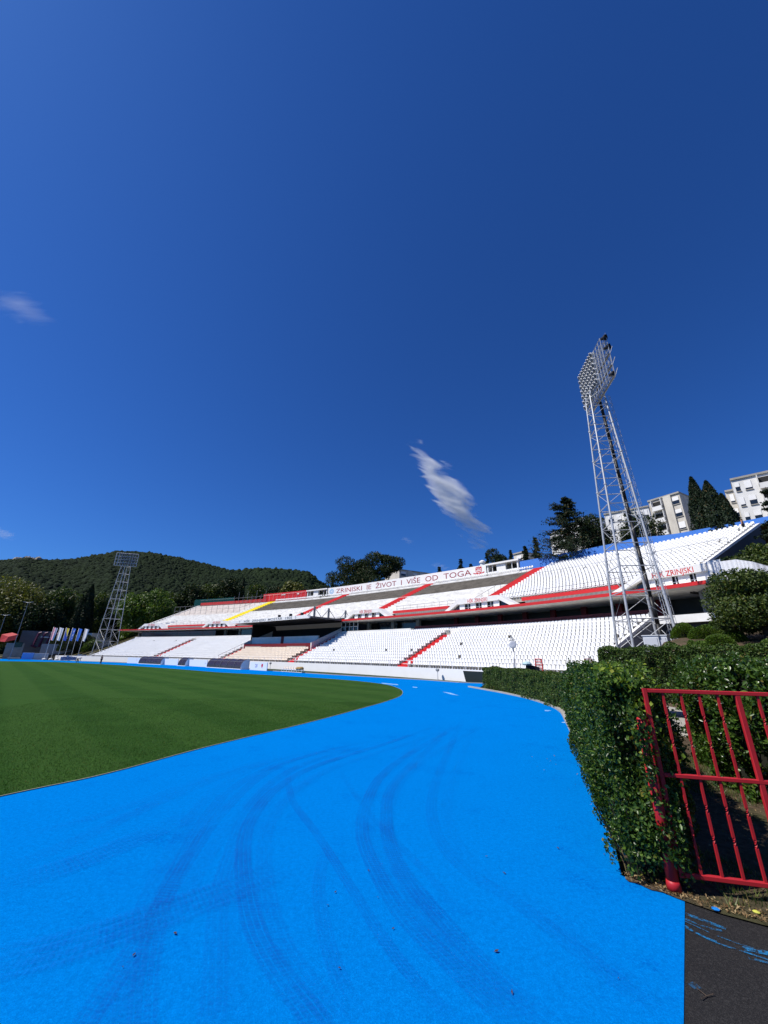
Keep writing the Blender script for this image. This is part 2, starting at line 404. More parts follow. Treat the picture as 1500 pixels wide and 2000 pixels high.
# ragged strip of soil at the gate foot
sp = [(3.28, 5.33)]
for i in range(1, 24): sp.append((3.28 + i * .25 + R_.uniform(-.04, .04), 5.30 - i * .25 * .66 + R_.uniform(-.05, .05)))
sp += [(9, 6.5), (4.6, 7.4), (3.75, 7.2)]
for i in range(9): t = i / 8; sp.append((3.62 - .72 * t + R_.uniform(-.03, .03), 7.0 - 1.25 * t + R_.uniform(-.03, .03)))
for i in range(1, 7): t = i / 7; sp.append((2.85 + .43 * t + R_.uniform(-.03, .03), 5.75 - .42 * t + R_.uniform(-.03, .03)))
sheet('soil_strip', sp, .009, SOIL)
sl = MB(); sl.add([at_z(*p, .03) for p in ((1290, 1412), (1330, 1436), (1346, 1442), (1352, 1425), (1330, 1376), (1285, 1372))], [tuple(range(6))])
tag(sl.build('garden_path', CONC_L), kind='structure')

# worn white marks on the track, tyre marks
mk = MB()
for P4 in (((744, 1333.5), (777, 1336.5), (778, 1338), (748, 1335.5)), ((806, 1341.2), (815, 1342), (815, 1343.4), (806, 1342.6)), ((864, 1351), (880, 1353), (896, 1358.5), (880, 1356)), ((1064, 1386.5), (1077, 1387.5), (1070, 1389), (1064, 1388.5)), ((1097, 1410.5), (1107, 1409.5), (1107, 1411.5), (1097, 1411.5))):
    mk.quad(*[at_z(x, y, .005) for x, y in P4])
tag(mk.build('track_marking', paint('faded_white_marking', (.25, .46, .74), (.01, .2, .58), 3, .8, .8)), kind='structure')
def _tyre():
    t = NT('tyre_mark'); u = t.new('ShaderNodeUVMap'); sx = t.new('ShaderNodeSeparateXYZ'); t.link(u.outputs[0], sx.inputs[0])
    U, V = sx.outputs[0], sx.outputs[1]
    edge = t.ramp(U, [(0, .0), (.12, 1.0)]); edge2 = t.ramp(U, [(.88, 1.0), (1.0, 0.0)])
    groove = t.math('FRACT', t.math('MULTIPLY', U, 4.0)); gl = t.ramp(groove, [(.0, .1), (.1, .15), (.2, 1.0), (.9, 1.0), (1.0, .1)])
    bl = t.math('FRACT', t.math('ADD', t.math('MULTIPLY', V, 19.0), t.math('MULTIPLY', U, 1.5))); bb = t.ramp(bl, [(.35, 1.0), (.5, .5), (.9, .5)])
    n = t.noise(1.1, 4, .65); nn = t.ramp(n, [(.34, .3), (.66, 1.0)]); f = t.ramp(t.noise(60, 2, .8), [(.3, .5), (.6, 1.0)])
    a = t.math('MULTIPLY', t.math('MULTIPLY', t.math('MULTIPLY', edge, edge2), t.math('MULTIPLY', gl, bb)), t.math('MULTIPLY', nn, f))
    at = t.new('ShaderNodeAttribute'); at.attribute_name = 'wear'; a = t.math('MULTIPLY', t.math('MULTIPLY', a, at.outputs['Fac']), .54)
    t.base((.001, .10, .46)).set(.8, 0, .15)
    tr = t.new('ShaderNodeBsdfTransparent'); mx = t.new('ShaderNodeMixShader'); t.link(a, mx.inputs[0]); t.link(tr.outputs[0], mx.inputs[1]); t.link(t.bsdf.outputs[0], mx.inputs[2]); t.link(mx.outputs[0], t.out.inputs[0])
    return t.mat
TYRE = _tyre()
TM = [([(150, 2030), (165, 2000), (230, 1900), (300, 1790), (360, 1690), (430, 1590), (520, 1510), (620, 1470), (740, 1445)], .34, .55),
      ([(262, 2030), (275, 2000), (285, 1900), (310, 1780), (345, 1700), (400, 1600), (460, 1535), (560, 1487), (680, 1462)], .36, .55),
      ([(395, 2030), (418, 1960), (422, 1840), (430, 1740), (450, 1670), (480, 1590), (530, 1530), (600, 1490), (700, 1462)], .36, .45),
      ([(640, 2030), (600, 1970), (545, 1900), (500, 1820), (480, 1740), (475, 1660), (490, 1600), (540, 1540), (620, 1495), (760, 1450), (850, 1418)], .36, .85),
      ([(1010, 2010), (880, 1880), (790, 1790), (735, 1700), (708, 1630), (715, 1570), (750, 1510), (820, 1460), (900, 1415)], .36, .75),
      ([(1090, 2010), (950, 1890), (840, 1770), (775, 1680), (755, 1600), (770, 1530), (840, 1460), (880, 1420)], .36, .6),
      ([(1300, 1990), (1160, 1880), (1020, 1770), (900, 1690), (850, 1620), (845, 1550), (870, 1480), (905, 1400)], .34, .4),
      ([(900, 2010), (800, 1900), (740, 1820), (690, 1740), (620, 1630), (570, 1560), (560, 1500)], .22, .7),
      ([(905, 1790), (830, 1700), (760, 1630), (700, 1560), (660, 1500)], .2, .4),
      ([(710, 2010), (655, 1890), (630, 1800), (622, 1720), (640, 1650)], .26, .45),
      ([(0, 1700), (150, 1640), (300, 1570), (450, 1510), (600, 1465)], .5, .3), ([(0, 1640), (200, 1590), (400, 1520), (560, 1470)], .4, .25)]
TM += [([(-60, 1890), (120, 1850), (300, 1790), (450, 1735), (560, 1690)], .9, .65), ([(-40, 1740), (130, 1690), (260, 1640), (400, 1580)], .8, .45)]
TM += [([(x + dx, y) for x, y in pp], w, wr * .45) for (pp, w, wr), dx in zip(TM[:7], (34, -30, 26, 40, 46, -36, 30))]
for k, (pp, w, wear) in enumerate(TM):
    w *= .64
    P = [at_z(x, y, .004 + .0012 * k)[:2] for x, y in pp]; P = smooth(P, 10); V, Fc, UV = [], [], []; L = 0; z = .004 + .0012 * k
    for i, p in enumerate(P):
        a = P[max(0, i - 1)]; b = P[min(len(P) - 1, i + 1)]; d = Vector((b[0] - a[0], b[1] - a[1])).normalized(); n = Vector((d.y, -d.x)) * w / 2
        if i: L += math.hypot(p[0] - P[i - 1][0], p[1] - P[i - 1][1])
        V += [(p[0] - n.x, p[1] - n.y, z), (p[0] + n.x, p[1] + n.y, z)]; UV += [(0, L), (1, L)]
    for i in range(len(P) - 1): Fc.append((2 * i, 2 * i + 1, 2 * i + 3, 2 * i + 2))
    me = bpy.data.meshes.new('tyre_mark'); me.from_pydata(V, [], Fc); ul = me.uv_layers.new(name='UVMap')
    for lp in me.loops: ul.data[lp.index].uv = UV[lp.vertex_index]
    at = me.attributes.new('wear', 'FLOAT', 'POINT'); at.data.foreach_set('value', [wear * min(1, (i // 2) / 9, (len(V) // 2 - 1 - i // 2) / 9) for i in range(len(V))])
    tag(link('tyre_mark', me, TYRE), kind='structure')

def _scrape():
    t = NT('blue_paint_scrape'); n = t.ramp(t.noise(14, 4, .7, stretch=(1, 1, 1)), [(.42, 0.0), (.55, 1.0)]); f = t.ramp(t.noise(90, 2, .7), [(.35, .15), (.6, 1.0)])
    at = t.new('ShaderNodeAttribute'); at.attribute_name = 'wear'; k = t.math('MULTIPLY', t.math('MULTIPLY', n, f), at.outputs['Fac']); t.base((.02, .19, .42)).set(.8, 0, .1)
    tr = t.new('ShaderNodeBsdfTransparent'); mx = t.new('ShaderNodeMixShader'); t.link(k, mx.inputs[0]); t.link(tr.outputs[0], mx.inputs[1]); t.link(t.bsdf.outputs[0], mx.inputs[2]); t.link(mx.outputs[0], t.out.inputs[0]); return t.mat
SCR = _scrape()
for k, (pp, w, wear) in enumerate([([(1338, 1784), (1375, 1798), (1418, 1814)], .05, .8), ([(1338, 1795), (1380, 1811), (1410, 1818)], .03, .9), ([(1338, 1808), (1390, 1838), (1450, 1858), (1510, 1878)], .022, .9), ([(1340, 1812), (1375, 1830), (1400, 1840)], .03, .8),
        ([(1400, 1828), (1450, 1846), (1510, 1862)], .016, .8), ([(1452, 1853), (1480, 1859), (1512, 1866)], .06, 1.0), ([(1462, 1872), (1512, 1884)], .03, .7), ([(1348, 1920), (1366, 1934)], .07, .35), ([(1338, 1800), (1370, 1815), (1385, 1822)], .012, .9)]):
    P = smooth([at_z(x, y, 0)[:2] for x, y in pp], 8); V, Fc = [], []
    for i, q in enumerate(P):
        a = P[max(0, i - 1)]; b = P[min(len(P) - 1, i + 1)]; d = Vector((b[0] - a[0], b[1] - a[1])).normalized(); n = Vector((d.y, -d.x)) * w / 2
        V += [(q[0] - n.x, q[1] - n.y, .001 + .0005 * k), (q[0] + n.x, q[1] + n.y, .001 + .0005 * k)]
    for i in range(len(P) - 1): Fc.append((2 * i, 2 * i + 1, 2 * i + 3, 2 * i + 2))
    me = bpy.data.meshes.new('paint_scrape'); me.from_pydata(V, [], Fc); at = me.attributes.new('wear', 'FLOAT', 'POINT'); at.data.foreach_set('value', [wear] * len(V)); tag(link('paint_scrape', me, SCR), kind='structure')

# ================================================================== THE GRANDSTAND
stand = empty('grandstand', ST(35, 5, 0), 'long curved white concrete grandstand with two tiers and red aisle steps behind the blue track', 'grandstand')
R0, RUN, RISE, NR = 1.2, .92, .42, 13
def low_z(o): return 1.15 + max(0, int((o - R0) / RUN)) * RISE
def low_prof(n=NR, raise_=0.0):
    p = []
    for i in range(n):
        p += [(R0 + RUN * i, 1.15 + RISE * (i - 1 if i else 0) + raise_ if i else .85), (R0 + RUN * i, 1.15 + RISE * i + raise_)]
    p.append((R0 + RUN * n, 1.15 + RISE * (n - 1) + raise_)); return p
SR, SL, VA, VB = -8.0, 127.0, 45.5, 69.5
mb = MB()   # front wall
sweep(mb, [(0, -.1), (0, 1.25), (.28, 1.25), (.28, .85), (R0, .85)], SR, SL, 2, caps=False); mb.build('front_wall', WHITE_CLEAN, stand)
mb = MB(); sbox(mb, SL, 142, 0, .3, -.1, 1.25); mb.build('front_wall', WHITE_CLEAN, stand)
mb = MB(); sweep(mb, [(13.9, 2), (13.9, 6.0)], -19.5, SR - .3); mb.build('painted_shade_wall', DKGREY, stand)  # dark wall added to stand in for the black shade under the parapet
mb = MB()
sweep(mb, low_prof(), SR, VA); sweep(mb, low_prof(), VB, SL); sweep(mb, low_prof(6), VA, VB); mb.build('lower_terrace', CONC_L, stand)
mb = MB()   # end walls of the lower tier
for S in (SR, SL):
    mb = MB()
    p = [(0, -.1), (0, 1.27)] + [(o, z + .03) for o, z in low_prof()[1:]] + [(13.2, 7.2), (14.1, 7.2), (14.1, -.1)]
    for e, rev in ((-.2, 1), (0.003, 0)):
        mb.add([ST(S + (e if S < 0 else -e), o, z) for o, z in p], [tuple(range(len(p)))])
    k = len(p)
    mb.add([ST(S + (-.2 if S < 0 else .2), o, z) for o, z in p] + [ST(S + (.003 if S < 0 else -.003), o, z) for o, z in p], [(i, (i + 1) % k, (i + 1) % k + k, i + k) for i in range(k)])
    mb.build('end_wall', CONC_G, stand)
mb = MB()
pts = [(0, 1.35), (1.2, 1.5), (13.2, 6.75), (14.1, 7.25)]
for (o0, z0), (o1, z1) in zip(pts[:-1], pts[1:]):
    mb.hexa([ST(SR - .22, o0, z0 - .3), ST(SR - .22, o1, z1 - .3), ST(SR + .1, o1, z1 - .3), ST(SR + .1, o0, z0 - .3), ST(SR - .22, o0, z0), ST(SR - .22, o1, z1), ST(SR + .1, o1, z1), ST(SR + .1, o0, z0)])
mb.build('end_coping', WHITE, stand); mb = MB()
for (o0, z0), (o1, z1) in zip(pts[:-1], pts[1:]):
    mb.hexa([ST(SL - .1, o0, z0 - .3), ST(SL - .1, o1, z1 - .3), ST(SL + .22, o1, z1 - .3), ST(SL + .22, o0, z0 - .3), ST(SL - .1, o0, z0), ST(SL - .1, o1, z1), ST(SL + .22, o1, z1), ST(SL + .22, o0, z0)])
mb.build('end_coping', WHITE, stand)
mb = MB()   # parapet above the lower rows, taller to the left of the break
sbox(mb, 26.0, VA, 13.2, 14.1, 6.0, 7.25); sbox(mb, VB, SL, 13.2, 14.1, 6.0, 7.2); sbox(mb, -19.5, 26.0, 13.2, 14.1, 6.0, 6.75); mb.build('parapet', WHITE, stand)
mb = MB()
sbox(mb, SR, 25.9, 14.2, 14.3, 7.2, 7.62); 
mb.build('slatted_rail', MAROON, stand)
mb = MB(); sweep(mb, [(14.1, 6.25), (19.5, 6.25)], -19.5, SL); mb.build('concourse_floor', CONC_L, stand)
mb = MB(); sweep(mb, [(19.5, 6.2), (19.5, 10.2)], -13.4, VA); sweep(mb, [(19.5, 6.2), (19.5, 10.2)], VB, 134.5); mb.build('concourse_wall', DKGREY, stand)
for S in np.arange(-11, 24, 3.9): sbox(MB(), S - .3, S + .3, 18.0, 18.5, 6.26, 9.1).build('concourse_column', DKRED, stand)
for S in (27, 33, 39.5, 73, 79, 85, 91): sbox(MB(), S - .35, S + .35, 16.4, 17.0, 6.26, 9.1).build('grey_column', CONC_L, stand)
for S0, S1 in ((40.3, 45.2),):
    w = MB(); fr = .12
    for i in range(5): S = S0 + (S1 - S0) * i / 4; sbox(w, S - .06, S + .06, 14.2, 14.3, 7.25, 9.15)
    for z in (7.25, 8.15, 9.05): sbox(w, S0, S1, 14.2, 14.31, z, z + .11)
    wf = w.build('window_frame', WHITE, stand)
    g = MB(); sbox(g, S0, S1, 14.4, 14.44, 7.25, 9.1); g.build('window_glass', GLASS, wf)
for q in ((71.2, 75.5, 14.4, 14.44, 7.2, 9.1), (76, 83, 15.5, 15.55, 7.2, 9.1), (28, 38, 17.6, 17.65, 6.4, 9.1)): sbox(MB(), *q).build('glazing', GLASS, stand)
g = MB()
for i in range(6): sbox(g, 92 + i * 5.6, 92 + i * 5.6 + 5.5, 14.12, 14.18, 7.22, 8.75, ds=6)
g.build('dark_red_screen', _tinted('dark_red_screen', (.05, .008, .010), .93), stand)
# canopy over the concourse
FR, FL = -13.4, 134.5
for a, b in ((FR, 43.5), (71.0, FL)):
    m = MB(); sweep(m, [(12.45, 9.28), (13.2, 9.1), (19.4, 9.05)], a, b); m.build('soffit', SOFFIT, stand)
    m = MB(); sbox(m, a, b, 12.35, 12.45, 9.2, 9.56); m.build('fascia', RED, stand)
    m = MB(); sweep(m, [(12.45, 9.53), (15.2, 9.6)], a, b); m.build('canopy_deck', WHITE_WORN, stand)
m = MB(); m.add([ST(FR, 12.4, 9.2), ST(FR, 19.4, 9.05), ST(FR, 19.4, 10.6), ST(FR, 12.4, 9.56)], [(0, 1, 2, 3)]); m.build('canopy_end', WHITE_WORN, stand)
# upper tier
UO, UR, UZ, UI, NU = 15.0, .95, 10.6, .42, 22
def up_row(m, i, S0, S1, dz=0.0):
    o = UO + UR * i; z = UZ + UI * i + dz
    return sweep(m, [(o, z - UI), (o, z), (o + UR, z)], S0, S1, 2.5)
PINK = paint('faded_pink_concrete', (.72, .66, .60), (.45, .38, .33), .6, .7, .85)
mw, md, mp, ms = MB(), MB(), MB(), MB()
for i in range(NU):
    up_row(ms, i, -11, 12.2)
    if i <= 10 or i >= 20: up_row(mw, i, 12.2, 93)
    else: up_row(md, i, 12.2, 93)
    if i >= 11: up_row(mw, i, 93, 98); up_row(mp, i, 98, 127)
    else: up_row(mw, i, 93, 127)
mw.build('upper_terrace', WHITE_WORN, stand); ms.build('seat_terrace', CONC_L, stand); md.build('bare_terrace', CONC, stand); mp.build('pink_terrace', PINK, stand)
m = MB()
for o in (25.0, 25.6): 
    sbox(m, 14.5, 92, o, o + .12, UZ + UI * 10 + .1, UZ + UI * 10 + .32)
m.build('bench_edge', WHITE_WORN, stand)
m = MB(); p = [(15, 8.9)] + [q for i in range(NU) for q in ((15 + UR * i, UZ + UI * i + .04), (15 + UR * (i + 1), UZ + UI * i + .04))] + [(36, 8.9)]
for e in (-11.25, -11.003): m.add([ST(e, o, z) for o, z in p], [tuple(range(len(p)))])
m.build('upper_end_wall', DKGREY, stand); m = MB()  # end wall coloured darker to imitate its shade
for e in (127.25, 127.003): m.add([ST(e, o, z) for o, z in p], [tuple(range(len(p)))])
m.build('upper_end_wall', DKGREY, stand)  # same shade-dark colour at the far end
for (sa, sb) in ((-11.3, -10.9), (126.9, 127.4)):
    m = MB()
    m.hexa([ST(sa, 15, 10.5), ST(sa, 36, 19.55), ST(sb, 36, 19.55), ST(sb, 15, 10.5), ST(sa, 15, 10.75), ST(sa, 36, 19.9), ST(sb, 36, 19.9), ST(sb, 15, 10.75)])
    m.build('upper_end_coping', WHITE_WORN, stand)
# set-back wall and red beam under the upper rows
for a, b in ((-5.0, 6.2), (19.2, 30.7), (97.5, 113.8), (72, 84)):
    m = MB(); sweep(m, [(14.9, 9.6), (14.35, 10.2)], a, b); m.build('corrugated_apron', CORR_G, stand)
    m = MB(); sbox(m, a - .3, b + .3, 14.2, 15.0, 10.2, 10.66); m.build('red_beam', RED, stand)
# vomitory boxes with lettering
def vomitory(sc, hw, lw, right=True, text='HŠK ZRINJSKI', left=True, tsize=.78):
    r = MB(); z0, z1, z2 = 9.58, 10.5, 11.25
    sbox(r, sc - lw, sc + lw, 13.0, 14.9, z1, z2, ds=4)
    for sgn, on in ((1, left), (-1, right)):
        if not on: continue
        a, b = sc + sgn * lw, sc + sgn * hw
        for (s0, s1) in ((a, b),):
            r.hexa([ST(s0, 13.0, z2 - .62), ST(s1, 13.0, z0), ST(s1, 14.9, z0), ST(s0, 14.9, z2 - .62), ST(s0 + .001 * sgn, 13.0, z2), ST(s1 + sgn * .9, 13.0, z0 + .02), ST(s1 + sgn * .9, 14.9, z0 + .02), ST(s0, 14.9, z2)])
    o = r.build('vomitory', WHITE, stand)
    n = 4
    for i in range(n): s = sc - lw + .5 + i * (2 * lw - 1) / (n - 1); sbox(MB(), s - .45, s + .45, 13.3, 13.42, z0, z1).build('white_panel', WHITE_CLEAN, o)
    dk = MB(); sbox(dk, sc - lw - .8, sc + lw + .8, 13.6, 13.7, z0, z1); dk.build('dark_window', GLASS, o)
    wf = MB()
    for i in range(3):
        s = sc - lw + .5 + (i + .5) * (2 * lw - 1) / 3
        for d in (-.7, 0, .7): sbox(wf, s + d - .04, s + d + .04, 13.45, 13.5, z0, z1)
        sbox(wf, s - .7, s + .7, 13.44, 13.5, z0 + .32, z0 + .38)
    wf.build('mullion', WHITE, o)
    tw = text_mesh(MB(), text, tsize, lambda x, y: (x, y, 0), None); t = MB(); text_mesh(t, text, tsize, lambda x, y: ST(sc - x * 3.4 / tw, 12.985, z1 + .07 + y), None, center=True, bold=.008); t.build('lettering', RED, o)
vomitory(12.7, 5.2, 3.4); vomitory(37.0, 5.2, 3.4); vomitory(90.8, 5.2, 3.4); vomitory(120.2, 5.2, 3.4); vomitory(-10.8, 4.9, 2.6, right=False)
m = MB(); sbox(m, -14.6, -13.6, 12.8, 15.5, 9.8, 11.3); m.build('end_block', WHITE, stand)
# aisle steps
def aisle_low(S, n0, n1, name='red_steps', mat=RED, w=.95):
    m = MB()
    for i in range(n0, n1):
        o = R0 + RUN * i; z = 1.15 + RISE * i
        sbox(m, S - w, S + w, o - .46, o, z - RISE, z - RISE / 2 + .03)
        sbox(m, S - w, S + w, o - .002, o + RUN - .46, z - RISE + .02, z + .05)
    m.build(name, mat, stand)
aisle_low(17.2, 0, 12); aisle_low(98.0, 0, 12); aisle_low(69.2, 0, 7); aisle_low(44.4, 0, 13); 
aisle_low(44.0, 7, 13, mat=DKRED, w=.6)
def aisle_up(S, n0, n1, mat=RED, w=1.0, name='red_steps'):
    m = MB()
    for i in range(n0, n1):
        o = UO + UR * i; z = UZ + UI * i
        sbox(m, S - w, S + w, o - .47, o, z - UI, z - UI / 2 + .04); sbox(m, S - w, S + w, o - .002, o + UR - .47, z - UI + .02, z + .06)
    m.build(name, mat, stand)
aisle_up(13.2, 1, 22, w=1.3); aisle_up(37.5, 2, 22, w=1.2); aisle_up(65.0, 2, 22, w=1.2); aisle_up(93.3, 2, 22, YELLOW, 1.6, 'yellow_steps')
# rails
m = MB()
for S0, S1 in ((-8, 15.8), (18.4, 43), (45.6, 67.8), (70.6, 96.5), (99.4, 126.5)):
    m = MB()
    for z in (1.62, 2.05): m.path(spath(S0, S1, .35, z, 3), .028, 5)
    for S in np.arange(S0, S1, 1.9): m.tube(ST(S, .35, 1.0), ST(S, .35, 2.05), .03, 5)
    m.build('front_railing', WHITE_CLEAN, stand)
for S0, S1, o, z in ((-11, 11.5, 15.1, 10.65), (18, 31, 15.1, 10.65), (97, 114, 15.1, 10.65), (-11, 11.8, 26.5, 15.6)):
    m = MB()
    for dz in (.45, .95): m.path(spath(S0, S1, o, z + dz, 3), .025, 4)
    for S in np.arange(S0, S1 + .1, 1.6): m.tube(ST(S, o, z), ST(S, o, z + .95), .025, 4)
    m.build('steel_railing', STEEL_DK, stand)
for S in (14.5,):
    m = MB()
    m.path([ST(S, UO + UR * i, UZ + UI * i + .95) for i in range(0, 21)], .03, 4)
    for i in range(0, 21, 2): m.tube(ST(S, UO + UR * i + .2, UZ + UI * i), ST(S, UO + UR * i + .2, UZ + UI * i + 1.03), .025, 4)
m.build('steel_railing', STEEL_DK, stand)
for S in (70.5, 43.0):
    m = MB()
    m.path([ST(S, 1.2 + RUN * i, 1.15 + RISE * i + .95) for i in range(0, 13)], .035, 5)
    for i in range(0, 13, 2): m.tube(ST(S, 1.4 + RUN * i, 1.15 + RISE * i), ST(S, 1.4 + RUN * i, 1.15 + RISE * i + 1.03), .03, 4)
    m.build('aisle_handrail', MAROON, stand)
# VIP lodge under its own roof
vip = MB(); sbox(vip, VA, VB, 6.72, 7.0, 3.25, 4.75); vip.build('lodge_front', DKRED, stand)
for S in (47, 62.5): sbox(MB(), S, S + 6.3, 6.62, 6.72, 3.5, 4.2).build('lodge_panel', CONC_L, stand)
m = MB(); sweep(m, [(7.0, 4.75), (8.6, 4.75), (8.6, 6.25), (8.85, 6.25), (8.85, 5.2), (15.2, 5.2)], VA + .2, VB - .2, caps=False); m.build('lodge_parapet', WHITE, stand)
m = MB(); sbox(m, 57.3, 58.2, 8.5, 8.6, 4.75, 6.27); m.build('lodge_band', DKRED, stand)
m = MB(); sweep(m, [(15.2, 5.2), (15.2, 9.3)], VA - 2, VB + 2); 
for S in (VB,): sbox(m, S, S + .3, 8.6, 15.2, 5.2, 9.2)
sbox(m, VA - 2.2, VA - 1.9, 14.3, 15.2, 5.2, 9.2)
m.build('lodge_back_wall', DARK, stand)  # lodge interior shade put into the wall colour
m = MB()
for S in (VA - .22, VB - .08): m.hexa([ST(S, 6.7, 3.2), ST(S, 14.4, 6.0), ST(S + .3, 14.4, 6.0), ST(S + .3, 6.7, 3.2), ST(S, 6.7, 4.9), ST(S, 14.4, 8.0), ST(S + .3, 14.4, 8.0), ST(S + .3, 6.7, 4.9)])
m.build('lodge_cheek', WHITE, stand)
RA, RB = 43.2, 71.6
roof = MB(); sbox(roof, RA, RB, 4.25, 14.4, 9.3, 9.62); rf = roof.build('lodge_roof', ROOFGREY, stand)
m = MB(); sweep(m, [(4.3, 9.28), (14.2, 9.2)], RA + .2, RB - .2); m.build('roof_underside', DARK, rf)  # roof shadow put into the colour of the underside
m = MB(); sbox(m, RA - .05, RB, 4.0, 4.25, 9.2, 9.85); m.build('roof_fascia', WHITE_CLEAN, rf)
wl = text_mesh(MB(), 'HŠK  ZRINJSKI  MOSTAR  1905', .68, lambda x, y: (x, y, 0), None); t = MB(); text_mesh(t, 'HŠK  ZRINJSKI  MOSTAR  1905', .68, lambda x, y: ST(66.6 - x * 17.9 / wl, 3.985, 9.3 + y), None, 1.0, bold=.012); 
for c in (68.3, 47.6):
    for a in range(10):
        t0, t1 = a * .5, a * .5 + .35
        t.quad(*[ST(c + r * math.cos(q), 3.985, 9.52 + r * math.sin(q)) for r, q in ((.12, t0), (.24, t0), (.24, t1), (.12, t1))])
t.build('lettering', STEEL_DK, rf)
for o in (5.4, 9.0, 13.6):
    m = MB(); m.tube(ST(43.45, o, 9.6), ST(43.45, o, 11.5), .22, 8); m.tube(ST(43.45, o + .1, 11.2), ST(43.45, o + 1.75, 9.65), .06, 5); m.tube(ST(43.45, o - .1, 11.2), ST(43.45, o - 1.6, 9.65), .06, 5)
    m.build('roof_post', STEEL_DK, rf)
for S in (54.4, 50.4, 46.6):
    m = MB(); m.box(ST(S, 4.8, 10.1), (.5, .4, .7), HD(S)); m.tube(ST(S, 4.8, 10.1), ST(S + 1.3, 4.8, 9.65), .05, 4); m.tube(ST(S, 4.8, 10.1), ST(S - 1, 4.8, 9.65), .05, 4); m.build('roof_spotlight', BLACK, rf)

# ---- seats
def seat_mesh(name, mat):
    m = MB(); w = .19; t = .035
    # local: x along the row, -y towards the pitch, z up
    prof = [(-.20, .40), (-.18, .44), (.10, .40), (.16, .46), (.20, .80), (.235, .80), (.195, .42), (.13, .355), (-.17, .385)]
    k = len(prof); vs = []
    for x, s in ((-w, 1), (-w * .6, 0), (w * .6, 0), (w, 1)): vs += [(x, y - (.05 * s if z > .42 else 0), z + (.035 * s if z < .47 else -.03 * s)) for y, z in prof]
    fs = []
    for i in range(3):
        for j in range(k): a = i * k + j; b = i * k + (j + 1) % k; fs.append((a, b, b + k, a + k))
    fs += [tuple(range(k)), tuple(range(4 * k - 1, 3 * k - 1, -1))]
    m.add(vs, fs); m.box((0, .05, .2), (.08, .10, .40))
    me = m.mesh(name, smooth=False); me.materials.append(mat); return me
SEATW, SEATB = seat_mesh('seat', SEAT), seat_mesh('seat_beige', BEIGE)
for v_ in SEATB.vertices: v_.co.x *= 1.08
pos = []
AL = (17.2, 44.4, 69.2, 98.0)
def okS(S, lst, w): return all(abs(S - a) > w for a in lst)
PITCHS = .44
for i in range(NR):
    for S in np.arange(SR + .3, SL - .5, PITCHS):
        if not okS(S, AL, 1.06 if S > 60 else 1.02): continue
        if VA - 1.6 < S < VB + .9:
            continue
        pos.append((S, R0 + RUN * i + .5, 1.15 + RISE * i, HD(S)))
    if i == NR - 1:
        for S in np.arange(SR + .3, 25.5, PITCHS): pos.append((S, 13.65, 6.36, HD(S)))
for i in range(NU):
    for S in np.arange(-10.85, 11.85, PITCHS): pos.append((S, UO + UR * i + .5, UZ + UI * i, HD(S)))
for S in np.arange(14.8, 92, PITCHS):
    if okS(S, (37.5, 65.0), 1.4): pos.append((S, UO + UR * 21 + .3, UZ + UI * 21, HD(S)))
def seat_xf(q):
    S, o, z, h = q; return ST(S, o, z), h - math.pi + R_.uniform(-.035, .035)   # local +y (back of the seat) points away from the pitch
def dist(q):
    p = ST(q[0], q[1], q[2]); return p[0] ** 2 + p[1] ** 2 + 40 * (p[0] > 27) 
pos.sort(key=dist); pos = [q for i, q in enumerate(pos) if i < 40 or R_.random() > .003]
LS = 'white bucket seat in the nearest rows of the lower tier, by the grey end wall'
for q in pos[:300]:
    o = bpy.data.objects.new('stadium_seat', SEATW); COL.objects.link(o); p, r = seat_xf(q); o.location = p; o.rotation_euler = (0, 0, r)
    tag(o, LS, 'seat', 'white seats in the nearest rows of the lower tier')
V0 = np.array([v.co[:] for v in SEATW.vertices]); 
SF = MB(); sv, sf = [], []
tri = [tuple(p.vertices) for p in SEATW.polygons]
for q in pos[300:]:
    p, r = seat_xf(q); c, s = math.cos(r), math.sin(r); b = len(sv)
    sv += [(p[0] + x * c - y * s, p[1] + x * s + y * c, p[2] + z) for x, y, z in V0.tolist()]; sf += [tuple(b + i for i in f) for f in tri]
SF.add(sv, sf); tag(SF.build('stadium_seats', SEAT), 'thousands of white plastic bucket seats filling the farther rows of both tiers', 'seats', kind='stuff')
for i in range(6):
    for S in np.arange(VA + .6, VB - 1.1, .48):
        o = bpy.data.objects.new('lodge_seat', SEATB); COL.objects.link(o); p, r = seat_xf((S, R0 + RUN * i + .5, 1.15 + RISE * i, HD(S))); o.location = p; o.rotation_euler = (0, 0, r)
        tag(o, 'beige plastic seat in the block below the dark roofed lodge', 'seat', 'beige seats below the lodge')

# ---- walls along the top of the stand
def wall(name, prof, S0, S1, mat, label, tops=None):
    m = MB(); n = max(2, int((S1 - S0) / 1.5)); vs = []
    o0, o1, z0, z1 = prof
    for i in range(n + 1):
        S = S0 + (S1 - S0) * i / n; zt = tops(S) if tops else z1
        vs += [ST(S, o0, z0), ST(S, o1, z0), ST(S, o1, zt), ST(S, o0, zt)]
    fs = [(i * 4 + j, i * 4 + (j + 1) % 4, (i + 1) * 4 + (j + 1) % 4, (i + 1) * 4 + j) for i in range(n) for j in range(4)] + [(3, 2, 1, 0), tuple(n * 4 + j for j in range(4))]
    m.add(vs, fs); return tag(m.build(name, mat), label, 'wall')
bw = wall('banner_wall', (36.2, 36.5, 19.8, 22.3), 24.0, 72.5, WHITE_CLEAN, 'long white wall with red painted lettering along the top of the stand')
t = MB()
def bt(S0, H): return lambda x, y: ST(S0 - x, 36.185, 20.35 + y)
t = MB()
w = text_mesh(MB(), 'ZRINJSKI  JE  ŽIVOT  I  VIŠE  OD  TOGA', 1.9, lambda x, y: (x, y, 0), None)
